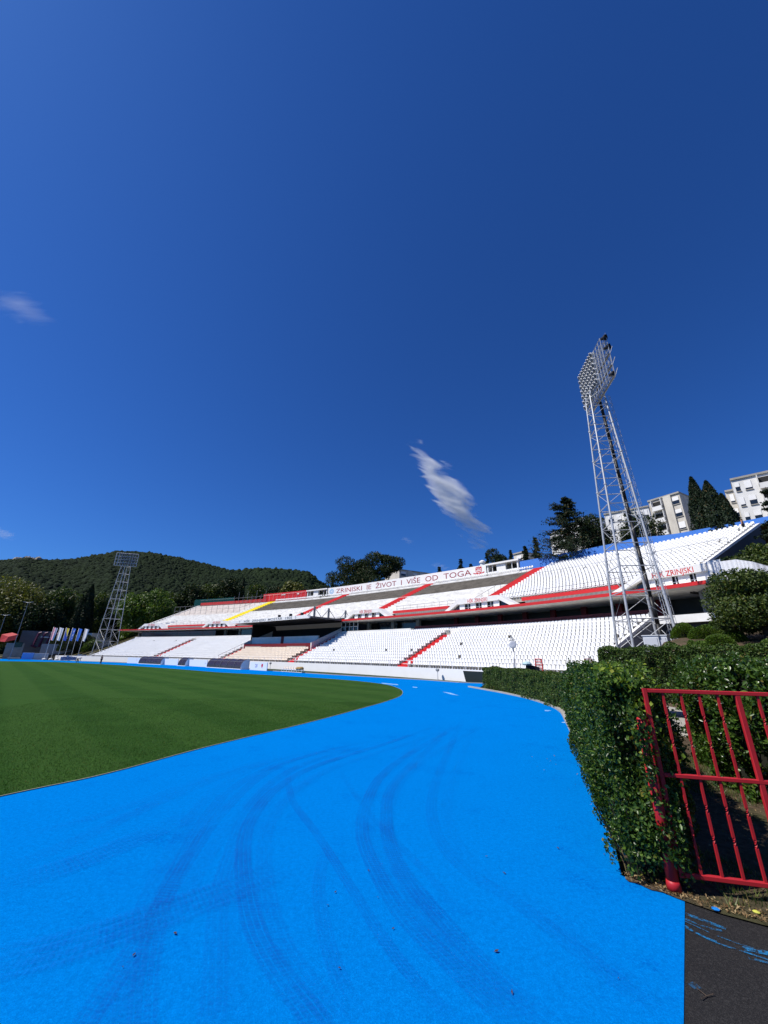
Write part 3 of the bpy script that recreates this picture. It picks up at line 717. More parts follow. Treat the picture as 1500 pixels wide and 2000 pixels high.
text_mesh(t, 'ZRINJSKI  JE  ŽIVOT  I  VIŠE  OD  TOGA', 1.9, lambda x, y: ST(69.6 - x, 36.185, 20.42 + y), None, 42.3 / w, bold=.0)
t.build('lettering', paint('dark_red_lettering', (.26, .015, .025), (.42, .12, .12), 1, .3, .7), bw)
def ring(t, cs, cz, r0, r1, n=20, o=36.185, a0=0, a1=6.2832):
    for i in range(n):
        q0, q1 = a0 + (a1 - a0) * i / n, a0 + (a1 - a0) * (i + 1) / n
        t.quad(*[ST(cs - r * math.cos(q), o, cz + r * math.sin(q)) for r, q in ((r0, q0), (r1, q0), (r1, q1), (r0, q1))])
em = MB(); ring(em, 71.2, 21.15, .55, .8); ring(em, 71.2, 21.15, .25, .42); 
for a in range(8): q = a * .785; em.quad(*[ST(71.2 - r * math.cos(q + d), 36.18, 21.15 + r * math.sin(q + d)) for r, d in ((.42, -.1), (.55, -.1), (.55, .1), (.42, .1))])
em.build('pale_blue_emblem', flat('pale_blue_paint', (.30, .50, .72)), bw)
cr_ = MB(); cS = 25.6
def stroke(mbx, pts, w, o=36.18):
    for (a, b), (c, d) in zip(pts[:-1], pts[1:]):
        L = math.hypot(c - a, d - b) or 1; nx, nz = -(d - b) / L * w / 2, (c - a) / L * w / 2
        mbx.quad(ST(cS - a - nx, o, 21.1 + b + nz), ST(cS - c - nx, o, 21.1 + d + nz), ST(cS - c + nx, o, 21.1 + d - nz), ST(cS - a + nx, o, 21.1 + b - nz))
stroke(cr_, [(-.62, .75), (.62, .75), (.62, -.1), (0, -.7), (-.62, -.1), (-.62, .75)], .13); stroke(cr_, [(-.62, .35), (.62, .35)], .08)
for i in range(4):
    for j in range(2):
        if (i + j) % 2 == 0: a = -.6 + i * .3; b = .4 + j * .17; cr_.quad(*[ST(cS - x, 36.18, 21.1 + z) for x, z in ((a, b), (a + .3, b), (a + .3, b + .17), (a, b + .17))])
stroke(cr_, [(-.4, .25), (-.15, -.35), (0, .1), (.15, -.35), (.4, .25)], .1)
stroke(cr_, [(-1.2, -.35), (-.85, -.55), (-.5, -.5), (0, -.85), (.5, -.5), (.85, -.55), (1.2, -.35)], .22); stroke(cr_, [(-.6, .95), (-.3, .8), (0, 1.0), (.3, .8), (.6, .95)], .12)
cr_.build('red_crest', RED, bw)
def bluetop(S):
    if S > 1.5: return 21.7
    if S > -.5: return 21.75 + .12
    if S > -3: return 21.75 - (-.5 - S) * .22
    return 21.15 - max(0, -3 - S) * .06
wall('blue_wall', (36.3, 36.55, 19.8, 21.7), -12.0, 17.3, BLUEWALL, 'long bright blue rendered wall along the top right of the stand', bluetop)
rw = wall('red_wall', (36.3, 36.5, 19.8, 22.6), 80.7, 98.2, RED, 'tall red wall with white posts along the top of the stand', lambda S: 22.5)
for S in np.arange(81, 98.3, 1.6): MB().tube(ST(S, 36.1, 20), ST(S, 36.1, 22.0), .035, 4).build('post', WHITE, rw)
m = MB(); m.path(spath(81, 98, 36.1, 22.0), .035, 4); m.build('rail', WHITE, rw)
m = MB(); sbox(m, 89, 90.6, 36.2, 36.25, 21.6, 21.9); sbox(m, 83.5, 84.3, 36.2, 36.25, 21.4, 21.75); m.build('white_patch', WHITE, rw)
wall('low_red_wall', (36.3, 36.5, 19.8, 20.9), 98.3, 127, paint('faded_red', (.45, .03, .03), (.3, .06, .05), .7, .6, .6), 'low faded red wall behind the pink terrace at the far left')
def kiosk(S0, S1, label, nd):
    r = empty('kiosk', ST((S0 + S1) / 2, 38, 19.8), label, 'kiosk')
    m = MB(); sbox(m, S0 - .2, S1 + .2, 36.0, 40.2, 22.0, 22.35); m.build('roof', WHITE, r)
    m = MB(); sbox(m, S0, S1, 39.6, 40.0, 19.8, 22.0); sbox(m, S0, S0 + .25, 36.3, 39.6, 19.8, 22.0); sbox(m, S1 - .25, S1, 36.3, 39.6, 19.8, 22.0)
    mid = S0 + (S1 - S0) * nd; sbox(m, mid, mid + 1.8, 36.4, 37.0, 19.8, 22.0); sbox(m, S0, S1, 36.35, 36.5, 19.8, 20.5); m.build('wall', WHITE, r)
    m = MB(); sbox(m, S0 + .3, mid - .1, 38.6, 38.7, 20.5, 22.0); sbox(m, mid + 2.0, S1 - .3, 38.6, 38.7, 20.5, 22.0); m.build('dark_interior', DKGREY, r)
    m = MB()
    for S in (S0 + 1.2, S1 - 1.1): sbox(m, S, S + .1, 36.4, 36.5, 20.5, 22.0)
    m.build('post', WHITE, r)
kiosk(73.0, 80.4, 'small white flat-roofed kiosk between the red wall and the lettered wall', .45)
kiosk(17.6, 23.8, 'small white flat-roofed kiosk between the lettered wall and the blue wall', .4)
# fenced pink corner with poles and green netting
cf = empty('cage_fence', ST(112, 26, 16), 'tall steel mesh fence around the pink terrace at the far end of the stand', 'fence')
for S in np.arange(97, 127.5, 2.5): MB().tube(ST(S, 25.6, 15), ST(S, 25.6, 18.2), .05, 5).build('post', STEEL_DK, cf)
for S in np.arange(97, 112, 2.0): MB().tube(ST(S, 36, 19.8), ST(S, 36, 22.6 + (1.4 if int(S) % 4 == 1 else 0)), .06, 5).build('post', STEEL_DK, cf)
for i in range(1, 6): MB().tube(ST(97, 25.6 + 2 * i, 15.2 + .92 * i), ST(97, 25.6 + 2 * i, 18.0 + .92 * i), .05, 5).build('post', STEEL_DK, cf)
m = MB()
for z in (16.6, 18.1): m.path(spath(97, 127, 25.6, z), .03, 4)
m.tube(ST(97, 25.6, 18.1), ST(97, 36, 22.6), .04, 4); m.tube(ST(97, 25.6, 16.6), ST(97, 36, 21), .04, 4)
m.path(spath(97, 127, 36, 21.8), .035, 4); m.build('rail', STEEL_DK, cf)
m = MB(); sbox(m, 112, 131, 37, 37.05, 19.5, 22.4); m.build('green_netting', _tinted('green_netting', (.01, .07, .045), .55), cf)
# ================================================================== PLANTS
def leaves(P, N, L, W, up=.4, seed=0, droop=0.0):
    """one folded leaf (two triangles) per point; N = outward direction"""
    g = np.random.default_rng(seed); n = len(P)
    D = g.normal(size=(n, 3)); D += N * .5; D[:, 2] += up - droop
    D /= np.linalg.norm(D, axis=1)[:, None] + 1e-9
    U = N + g.normal(size=(n, 3)) * .55; Sd = np.cross(D, U); Sd /= np.linalg.norm(Sd, axis=1)[:, None] + 1e-9
    Un = np.cross(Sd, D); l = (L * g.uniform(.5, 1.45, n))[:, None]; w = (W * g.uniform(.7, 1.25, n))[:, None]
    V = np.stack([P - D * l / 2, P + Sd * w / 2 + Un * w * .18, P + D * l / 2, P - Sd * w / 2 + Un * w * .18], 1).reshape(-1, 3)
    b = np.arange(n)[:, None] * 4; Fc = np.concatenate([b + np.array([[0, 1, 2]]), b + np.array([[0, 2, 3]])], 1).reshape(-1, 3)
    return V, Fc
def lump(P, s, amp, seed):
    g = np.random.default_rng(seed); out = np.zeros(len(P))
    for k in range(6):
        d = g.normal(size=3); d /= np.linalg.norm(d); out += np.sin(P @ d * s * (1 + .35 * k) + g.uniform(0, 6.28)) * amp / (1 + .4 * k)
    return out
def hedge(name, label, pts, w0, h, mat, L, W, dens, z0=0.0, seed=1, tip=0.0, round_=.1, stem=False, lumpy=.05):
    """clipped hedge along a line: pts are centre-line points, w0 half width, h height (numbers or per-point lists)"""
    g = np.random.default_rng(seed); pts = [Vector((p[0], p[1], 0)) for p in pts]; n = len(pts)
    ww = w0 if isinstance(w0, list) else [w0] * n; hh = h if isinstance(h, list) else [h] * n; zz = z0 if isinstance(z0, list) else [z0] * n
    root = empty(name, (pts[0].x, pts[0].y, zz[0]), label, 'hedge')
    seg = [(pts[i + 1] - pts[i]).length for i in range(n - 1)]; tot = sum(seg)
    def along(s):
        i = 0
        while i < n - 2 and s > seg[i]: s -= seg[i]; i += 1
        t = min(1, s / seg[i]); d = (pts[i + 1] - pts[i]).normalized()
        return pts[i].lerp(pts[i + 1], t), d, ww[i] + (ww[i + 1] - ww[i]) * t, hh[i] + (hh[i + 1] - hh[i]) * t, zz[i] + (zz[i + 1] - zz[i]) * t
    Pl, Nl = [], []
    am = sum(hh) / n; wm = sum(ww) / n
    for face, area in (('l', tot * am), ('r', tot * am), ('t', tot * 2 * wm), ('a', 2 * wm * hh[0]), ('b', 2 * wm * hh[-1])):
        k = int(area * dens)
        for _ in range(k):
            s = g.uniform(0, tot); a = g.uniform(-1, 1); v = g.uniform(.0, 1) ** .85
            if face in 'ab': s = 0 if face == 'a' else tot
            p, d, w, hgt, zb = along(s); sd = Vector((d.y, -d.x, 0))
            if face == 'l': q = p - sd * w + Vector((0, 0, v * hgt)); nn = -sd
            elif face == 'r': q = p + sd * w + Vector((0, 0, v * hgt)); nn = sd
            elif face == 't': q = p + sd * w * a + Vector((0, 0, hgt)); nn = Vector((0, 0, 1))
            elif face == 'a': q = p + sd * w * a + Vector((0, 0, v * hgt)); nn = -d
            else: q = p + sd * w * a + Vector((0, 0, v * hgt)); nn = d
            if face != 't':
                if v > 1 - round_: q -= nn * (v - 1 + round_) * .5
                if v < .16 and stem and g.uniform() > v / .16: continue
            q = q + Vector((0, 0, zb)); Pl.append(q[:]); Nl.append(nn[:])
    P = np.array(Pl); N = np.array(Nl)
    off = lump(P, 3.2, lumpy, seed + 3) + lump(P, 9.0, lumpy * .5, seed + 5) - np.abs(g.normal(0, .06, len(P)))
    tipm = (g.uniform(size=len(P)) < tip) & (P[:, 2] > 1.1); off = off + tipm * g.uniform(.02, .16, len(P))
    P = P + N * off[:, None]
    V, Fc = leaves(P, N, L, W, .25, seed + 9); np_mesh('foliage', V, Fc, mat, root)
    m = MB(); sft = .2
    secs = []
    for i in range(n):
        d = (pts[min(n - 1, i + 1)] - pts[max(0, i - 1)]).normalized(); sd = Vector((d.y, -d.x, 0)); p = pts[i] + (d * sft if i == 0 else -d * sft if i == n - 1 else d * 0)
        w = max(.03, ww[i] - sft); b = zz[i] + (.35 if stem else .02)
        secs.append([p - sd * w + Vector((0, 0, b)), p + sd * w + Vector((0, 0, b)), p + sd * w + Vector((0, 0, zz[i] + hh[i] - sft)), p - sd * w + Vector((0, 0, zz[i] + hh[i] - sft))])
    vs = [v for s_ in secs for v in s_]; fs = [(i * 4 + j, i * 4 + (j + 1) % 4, i * 4 + 4 + (j + 1) % 4, i * 4 + 4 + j) for i in range(n - 1) for j in range(4)] + [(3, 2, 1, 0), tuple((n - 1) * 4 + j for j in range(4))]
    m.add(vs, fs)
    if stem:
        for _ in range(int(tot * 14)):
            p, d, w, hgt, zb = along(g.uniform(0, tot) if g.uniform() > .35 else 0.1); sd = Vector((d.y, -d.x, 0)); q = p + sd * w * g.uniform(-.8, .8)
            m.tube(q, q + Vector((g.normal(0, .1), g.normal(0, .1), .7)), .016, 4, .008)
    m.build('light_block_core', [CORE], root)  # solid dark core added inside the leaves to block light, plus any stems
    return root

# the tall hedge at the gate, running back along the track
HC = [(3.24, 5.62), (3.98, 7.2), (5.35, 10.5), (7.1, 14.6)]
hg = hedge('gate_hedge', 'tall glossy leafy hedge growing round the red gate post beside the blue track', HC, [.33, .5, .6, .55], [2.16, 2.2, 2.15, 1.9], L_HEDGE, .052, .031, 3300, seed=3, tip=.12, stem=True, lumpy=.075, round_=.2)
# pale young shoots on the same hedge
g = np.random.default_rng(77); P = []; N = []
for _ in range(46):
    c = np.array([3.30 + g.uniform(-.1, .42), 5.53 + g.uniform(-.04, .08), g.uniform(.75, 2.15)])
    for k in range(6): P.append(c + g.normal(0, .05, 3)); N.append((g.normal(0, .3), -1, .2))
for _ in range(170):
    t = g.uniform(0, 1); c = np.array([2.95 + 2.6 * t + g.uniform(-.1, .75), 5.6 + 5.4 * t, 2.14 + g.uniform(0, .18)])
    for k in range(6): P.append(c + g.normal(0, .05, 3)); N.append((0, -.3, 1))
for _ in range(900):   # ivy over the post and the hinge side
    z = .62 + 1.6 * g.uniform() ** .8; a = g.uniform(-2.9, .2); r = g.uniform(.06, .16); P.append(np.array([3.30 + math.cos(a) * r - .03, 5.49 + math.sin(a) * r * .8, z])); N.append((math.cos(a) * .6, math.sin(a), .2))
PI, NI = np.array(P[-900:]), np.array(N[-900:]); P, N = P[:-900], N[:-900]; kk = (lump(PI, 5, 1.0, 9) > -.45) & ~((PI[:, 0] > 3.355) & (PI[:, 1] < 5.53)); V, Fc = leaves(PI[kk], NI[kk], .06, .036, .1, 15); np_mesh('ivy', V, Fc, L_HEDGE, hg)
V, Fc = leaves(np.array(P), np.array(N), .075, .05, .2, 5); np_mesh('foliage', V, Fc, leafmat('young_shoot_leaf', (.06, .12, .012), (.12, .2, .02), (.24, .30, .03), .3, .4, .4), hg)
hedge('track_hedge', 'long low clipped hedge along the outer kerb of the blue track bend', [(7.6, 15.2), (8.9, 18.2), (9.75, 21.5), (10.15, 26), (9.95, 31), (9.3, 36.2)], [.55, .6, .6, .6, .6, .6], [1.62, 1.62, 1.62, 1.66, 1.7, 1.68], L_BOX, .085, .045, 900, seed=5, lumpy=.05)
hedge('laurel_hedge', 'wide laurel hedge with large shiny leaves behind the red gate', smooth([(7.65, 6.7), (7.95, 8.4), (9.3, 10.8), (10.9, 13.2), (12.9, 16.2)], 3), 1.1, 2.3, L_LAUREL, .095, .052, 1500, seed=7, tip=.1, round_=.25, lumpy=.12)
hedge('terrace_hedge', 'long dark clipped hedge with a square end below the lighting mast', [(11.7, 21.9), (14.3, 19.6), (16.5, 17.3), (19, 14)], .75, [2.5, 2.45, 2.3, 2.2], L_BOX, .095, .05, 800, z0=[.5, .65, .8, 1.0], seed=9, lumpy=.06)

def shrub(name, label, c, r, h, mat, L, W, dens, seed, group=None):
    g = np.random.default_rng(seed); root = empty(name, c, label, 'bush', group)
    n = int(dens * 2 * math.pi * r * h); u = g.normal(size=(n, 3)); u /= np.linalg.norm(u, axis=1)[:, None]; u[:, 2] = np.abs(u[:, 2]) * 1.0 - .12
    P = u * np.array([r, r, h]) ; P *= (1 + lump(P, 3, .04, seed) - np.abs(g.normal(0, .05, n)))[:, None]; P += np.array(c)
    V, Fc = leaves(P, u, L, W, .2, seed); np_mesh('foliage', V, Fc, mat, root)
    m = MB(); m.lathe(c, [(r * .7, -.1), (r * .74, h * .3), (r * .6, h * .6), (r * .25, h * .78)], 12); m.build('light_block_core', CORE, root); return root  # dark core added inside the bush to block light
for i, (px, yt, D, r, lb) in enumerate([(1367, 1237, 29, .80, 'round clipped bush, front left of the topiary below the white fence'), (1400, 1232, 29.3, .74, 'round clipped bush with its right side in shade, front centre of the topiary'),
        (1377, 1217, 33, 1.1, 'wide flat clipped bush behind the two front ones'), (1393, 1211, 35, .55, 'small clipped bush farthest back against the low white wall'),
        (1430, 1227, 31, .55, 'small ball bush alone on bare brown soil'), (1496, 1231, 27, .85, 'broad clipped bush cut by the right edge of the photo'), (1449, 1251, 25.5, .42, 'low clipped bush just above the laurel hedge'), (1331, 1211, 34, .8, 'dark shaded bush directly right of the lighting mast'), (1346, 1240, 29.5, .5, 'small shaded bush between the mast foot and the round bushes')]):
    p = at_d(px, yt, D); z = min(garden_z(p[0], p[1]), p[2] - .7); shrub('clipped_bush', lb, (p[0], p[1], z), r, p[2] - z, L_TOPI, .10, .06, 1000, 40 + i)

# ---- trees
def limb_tree(m, base, h, r, tops, seed):
    g = random.Random(seed); b = Vector(base); p = b; seg = 6
    trunk = [b]
    for i in range(1, seg + 1): trunk.append(b + Vector((g.uniform(-.04, .04) * h, g.uniform(-.04, .04) * h, h * i / seg)))
    for i in range(seg): m.tube(trunk[i], trunk[i + 1], r * (1 - .8 * i / seg), 8, r * (1 - .8 * (i + 1) / seg))
    for t in tops:
        t = Vector(t); k = min(range(1, seg + 1), key=lambda i: abs(trunk[i].z - (t.z - .35 * (t - trunk[i]).length))); a = trunk[k]; mid = a.lerp(t, .5) + Vector((0, 0, -.04 * h))
        m.tube(a, mid, r * .38, 5, r * .22, cap=False); m.tube(mid, t, r * .22, 5, r * .06, cap=False)
def crown_cloud(cl, n, seed):
    """points on the shells of a set of clumps [(cx,cy,cz,rx,ry,rz)]"""
    g = np.random.default_rng(seed); C = np.array(cl); a = (C[:, 3] * C[:, 5]); a /= a.sum(); k = g.choice(len(C), n, p=a)
    u = g.normal(size=(n, 3)); u /= np.linalg.norm(u, axis=1)[:, None]; rr = g.uniform(.62, 1.08, n)[:, None]
    return C[k, :3] + u * C[k, 3:6] * rr, u
def tree(name, label, base, h, w, kind, mat, n, L, seed, group=None, trunk_h=.3):
    g = random.Random(seed); root = empty(name, base, label, 'tree', group); bx, by, bz = base; m = MB(); cl = []
    if kind == 'broad':
        ch = h * (1 - trunk_h); cz = bz + h * trunk_h + ch / 2
        for _ in range(26):
            a = g.uniform(0, 6.28); e = g.uniform(-.75, 1); q = math.sqrt(max(0, 1 - e * e)) * g.uniform(.55, .95); s = g.uniform(.16, .30)
            cl.append((bx + math.cos(a) * q * w / 2 * .85, by + math.sin(a) * q * w / 2 * .85, cz + e * ch / 2 * .82, w * s, w * s, ch * s * .8))
        P, N = crown_cloud(cl, n, seed); limb_tree(m, base, h * .72, w * .035 + .08, [c[:3] for c in cl[::2]], seed); V, Fc = leaves(P, N, L, L * .6, .2, seed)
    elif kind == 'pine':
        ch = h * (1 - trunk_h)
        for _ in range(24):
            a = g.uniform(0, 6.28); e = g.uniform(0, 1); q = g.uniform(.25, 1) * (1 - .55 * e ** 2); s = g.uniform(.13, .24)
            cl.append((bx + math.cos(a) * q * w / 2, by + math.sin(a) * q * w / 2, bz + h * trunk_h + e * ch * .92, w * s, w * s, ch * s * .55))
        P, N = crown_cloud(cl, n, seed); limb_tree(m, base, h * .85, w * .03 + .1, [c[:3] for c in cl[::1]], seed); V, Fc = leaves(P, N, L, L * .5, .5, seed)
    elif kind == 'cypress':
        G = np.random.default_rng(seed); t = G.uniform(0, 1, n) ** .8; a = G.uniform(0, 6.28, n)
        prof = np.minimum(1, (t / .12) ** .6) * (1 - t ** 2.2) ** .8
        r = prof * w / 2 * (1 + .22 * np.sin(a * 5 + t * 9 + seed) * np.sin(t * 17 + a * 2) - np.abs(G.normal(0, .14, n)))
        P = np.stack([bx + np.cos(a) * r, by + np.sin(a) * r, bz + .03 * h + t * h * .97], 1); N = np.stack([np.cos(a), np.sin(a), .4 + 0 * a], 1)
        V, Fc = leaves(P, N, L, L * .5, 1.2, seed); m.tube(base, (bx, by, bz + h * .5), w * .06 + .05, 7, .05)
        for i in range(14): a_ = g.uniform(0, 6.28); tt = g.uniform(.1, .8); m.tube((bx, by, bz + h * tt * .8), (bx + math.cos(a_) * w * .25, by + math.sin(a_) * w * .25, bz + h * tt), .05, 4, .02)
    else:   # layered conifer / cedar
        G = np.random.default_rng(seed); Ps, Ns = [], []; nt = int(h / (1.15 if kind == 'cedar' else .55)); m.tube(base, (bx, by, bz + h * .97), w * .045 + .06, 8, .03)
        for i in range(nt):
            t0 = .34 if kind == 'cedar' else .12; t = t0 + (.98 - t0) * i / nt; rad_ = w / 2 * (1.25 * (1 - t) if kind == 'cedar' else 1 - t) ** (.75 if kind == 'cedar' else .9) * g.uniform(.7, 1.15); nb = 6 if kind == 'cedar' else 8
            for b in range(nb):
                a_ = g.uniform(0, 6.28); R = rad_ * g.uniform(.55, 1.1) + .15; up = .22 if kind == 'cedar' else -.05
                tip = (bx + math.cos(a_) * R, by + math.sin(a_) * R, bz + h * t + R * up)
                m.tube((bx, by, bz + h * t), tip, .05 + .01 * R, 4, .015, cap=False)
                k = max(8, int(n / nt / nb)); s = G.uniform(.15, 1.05, k); sp = G.normal(0, .13, (k, 3)) * np.array([R, R, .22 * R + .35])
                q = np.stack([bx + (tip[0] - bx) * s, by + (tip[1] - by) * s, bz + h * t + R * up * s - .12 * R * s ** 2], 1) + sp
                Ps.append(q); Ns.append(np.tile(np.array([math.cos(a_) * .4, math.sin(a_) * .4, .8]), (k, 1)))
        P = np.concatenate(Ps); N = np.concatenate(Ns); V, Fc = leaves(P, N, L, L * .4, -.1, seed)
    np_mesh('crown', V, Fc, mat, root); m.build('trunk', BARK, root, smooth=True); return root
def tree_px(name, label, xb, yt, D, h, wpx, kind, mat, n, L, seed, group=None, trunk_h=.3):
    """stand a tree at distance D in the direction of xb so that its top is seen at yt"""
    p = at_d(xb, yt, D); x, y = p[0], p[1]; w = wpx / F * math.hypot(D, 0) * .93
    return tree(name, label, (x, y, p[2] - h), h, w, kind, mat, n, L, seed, group, trunk_h)
tree_px('garden_tree', 'dense round broadleaf tree in front of the white corrugated fence at the right edge', 1460, 1118, 31, 4.0, 122, 'broad', L_TREE, 26000, .17, 101, trunk_h=.12)
tree_px('dark_cedar', 'tall ragged cedar with drooping tiers above the left end of the blue wall', 1098, 967, 82, 21, 165, 'cedar', L_CON, 12000, .5, 102)
tree_px('round_tree', 'dark round tree just right of the tall cedar', 1155, 1013, 84, 14, 62, 'broad', L_PINE, 9000, .42, 103, trunk_h=.35)
tree_px('mast_tree', 'dark spreading tree seen through the lighting mast before the flats', 1243, 1006, 88, 14, 64, 'broad', L_PINE, 5500, .42, 104, trunk_h=.3)
tree_px('tall_cypress', 'tallest dark cypress before the white flats, left one of the clump', 1349, 932, 75, 19, 42, 'cypress', L_CON, 9000, .42, 105)
tree_px('tall_cypress', 'broad dark cypress in the middle of the clump before the flats', 1378, 940, 73, 18, 56, 'cypress', L_CON, 10000, .42, 106)
tree_px('tall_cypress', 'shortest dark cypress at the right of the clump before the flats', 1408, 965, 72, 16, 46, 'cypress', L_CON, 9000, .42, 107)
tree_px('tall_conifer', 'dark layered conifer cut by the right edge above the blue wall', 1492, 944, 62, 16, 92, 'cedar', L_CON, 10000, .38, 108)
tree_px('umbrella_pine', 'big dark pine, left half of the pine clump behind the lettered wall', 692, 1086, 128, 20, 112, 'pine', L_PINE, 17000, .6, 109, trunk_h=.08)
tree_px('umbrella_pine', 'big dark pine, tallest of the clump behind the lettered wall', 725, 1077, 126, 22, 100, 'pine', L_PINE, 17000, .6, 110, trunk_h=.08)
tree_px('umbrella_pine', 'spreading pine with light gaps, right edge of the clump behind the lettered wall', 762, 1083, 124, 20, 78, 'pine', L_PINE, 10000, .6, 111, trunk_h=.25)
tree_px('small_cypress', 'tiny slim cypress left of the pine clump', 650, 1129, 130, 10, 10, 'cypress', L_CON, 2500, .4, 112)
tree_px('small_fir', 'small pointed fir over the middle of the lettered wall', 899, 1088, 110, 13, 48, 'conifer', L_CON, 7000, .42, 113)
tree_px('small_fir', 'low ragged fir left of the pointed fir over the lettered wall', 858, 1104, 110, 10, 40, 'conifer', L_CON, 5500, .42, 114)
tree_px('small_fir', 'low fir right of the pointed fir over the lettered wall', 919, 1098, 110, 11, 36, 'conifer', L_CON, 5500, .42, 115)
tree_px('kiosk_cedar', 'dark bushy cedar behind the kiosk roof, middle of three', 972, 1064, 98, 15, 72, 'pine', L_CON, 12000, .45, 116, trunk_h=.1)
tree_px('kiosk_cedar', 'slim dark conifer left of the bushy cedar behind the kiosk', 950, 1076, 98, 13, 34, 'conifer', L_CON, 6000, .42, 117)
tree_px('kiosk_cedar', 'slim dark conifer right of the bushy cedar behind the kiosk', 996, 1070, 97, 14, 36, 'conifer', L_CON, 6000, .42, 118)
tree_px('wall_conifer', 'dark pointed conifer rising behind the left end of the blue wall', 1044, 1045, 90, 16, 54, 'conifer', L_CON, 9000, .42, 119)
tree_px('wall_conifer', 'low dark conifer beside the pointed one behind the blue wall', 1024, 1062, 90, 13, 46, 'conifer', L_CON, 8000, .42, 120)
for i, (px, yt, D, h, w, lb) in enumerate([(1470, 1074, 44, 5, 60, 'dark shaded bushy tree under the end wall of the upper tier'), (1500, 1070, 40, 5, 50, 'green bushy tree behind the white corrugated fence at the right edge'), (1425, 1094, 47, 4, 50, 'small dark bush at the foot of the upper end wall')]):
    tree_px('slope_bush', lb, px, yt, D, h, w, 'broad', L_TREE, 9000, .24, 130 + i, trunk_h=.1)
# trees along the foot of the hill, left
LT = [('plane_tree', 'yellowish green tree at the far left edge above the pitch', 22, 1143, 172, 22, 110, 'broad', L_YEL, 15000, .7),
      ('wood_tree', 'dark tree behind the flagpoles, first from the yellowish tree', 88, 1172, 165, 16, 60, 'broad', L_PINE, 8000, .75),
      ('wood_tree', 'dark olive tree behind the flags, second from the yellowish tree', 128, 1160, 170, 20, 58, 'broad', L_TREE, 8000, .75),
      ('wood_cypress', 'tall black-green cypress rising behind the flags', 182, 1142, 160, 26, 30, 'cypress', L_CON, 8000, .6),
      ('wood_cypress', 'lower black-green cypress left of the far lighting mast', 165, 1165, 160, 21, 26, 'cypress', L_CON, 7000, .6),
      ('wood_tree', 'mid green tree just left of the far lighting mast', 203, 1163, 172, 20, 40, 'broad', L_TREE, 7000, .75),
      ('wood_tree', 'dark tree right behind the foot of the far lighting mast', 233, 1185, 160, 16, 40, 'broad', L_PINE, 7000, .75),
      ('wood_tree', 'bright green sunlit tree left of the far end of the grandstand', 268, 1165, 150, 17, 58, 'broad', L_LIT, 10000, .65),
      ('wood_tree', 'second bright green tree nearest the end of the grandstand', 308, 1160, 152, 18, 62, 'broad', L_LIT, 10000, .65),
      ('wood_tree', 'dark tree above the bright green pair', 345, 1158, 165, 18, 60, 'broad', L_TREE, 8000, .75),
      ('wood_tree', 'dark tree behind the sloping end wall of the upper tier', 378, 1150, 165, 20, 55, 'broad', L_PINE, 8000, .75),
      ('wood_tree', 'dark tree behind the green netting', 415, 1143, 170, 20, 60, 'broad', L_TREE, 8000, .75),
      ('wood_tree', 'dark bushy tree left of the tall red wall', 455, 1135, 170, 20, 55, 'broad', L_PINE, 8000, .75),
      ('wood_tree', 'dark tree over the left half of the tall red wall', 500, 1140, 180, 18, 55, 'broad', L_TREE, 7000, .8),
      ('wood_tree', 'olive green tree over the right half of the tall red wall', 572, 1137, 180, 18, 46, 'broad', L_YEL, 6000, .8),
      ('wood_tree', 'dark tree left of the olive one over the tall red wall', 540, 1146, 185, 16, 44, 'broad', L_PINE, 6000, .8),
      ('wood_tree', 'low tree behind the white kiosk beside the red wall', 618, 1146, 185, 16, 50, 'broad', L_PINE, 6000, .8),
      ('wood_cypress', 'small cypress on the slope above the red wall', 477, 1128, 185, 22, 12, 'cypress', L_CON, 3000, .6)]
for i, (nm, lb, px, yt, D, h, w, kd, mt, n, L) in enumerate(LT): tree_px(nm, lb, px, yt, D * 1.22, h * 1.22, w, kd, mt, int(n * 1.5), L * 1.15, 200 + i, trunk_h=.15)
for i, (px, yb, D, r, h, lb) in enumerate([(180, 1271, 128, 2.4, 3.0, 'large round shrub left of the far lighting mast'), (150, 1268, 132, 4.0, 4.2, 'dark shrub mass behind the last white flag'), (163, 1262, 136, 3.0, 3.4, 'dark shrub between the flags and the round shrub'), (126, 1262, 138, 3.5, 3.5, 'dark shrub behind the two blue flags')]):
    p = at_d(px, yb, D * 1.3); shrub('far_shrub', lb, p, r * 1.3, h * 1.3, L_BOX if i == 0 else L_PINE, .4, .22, 30, 300 + i)

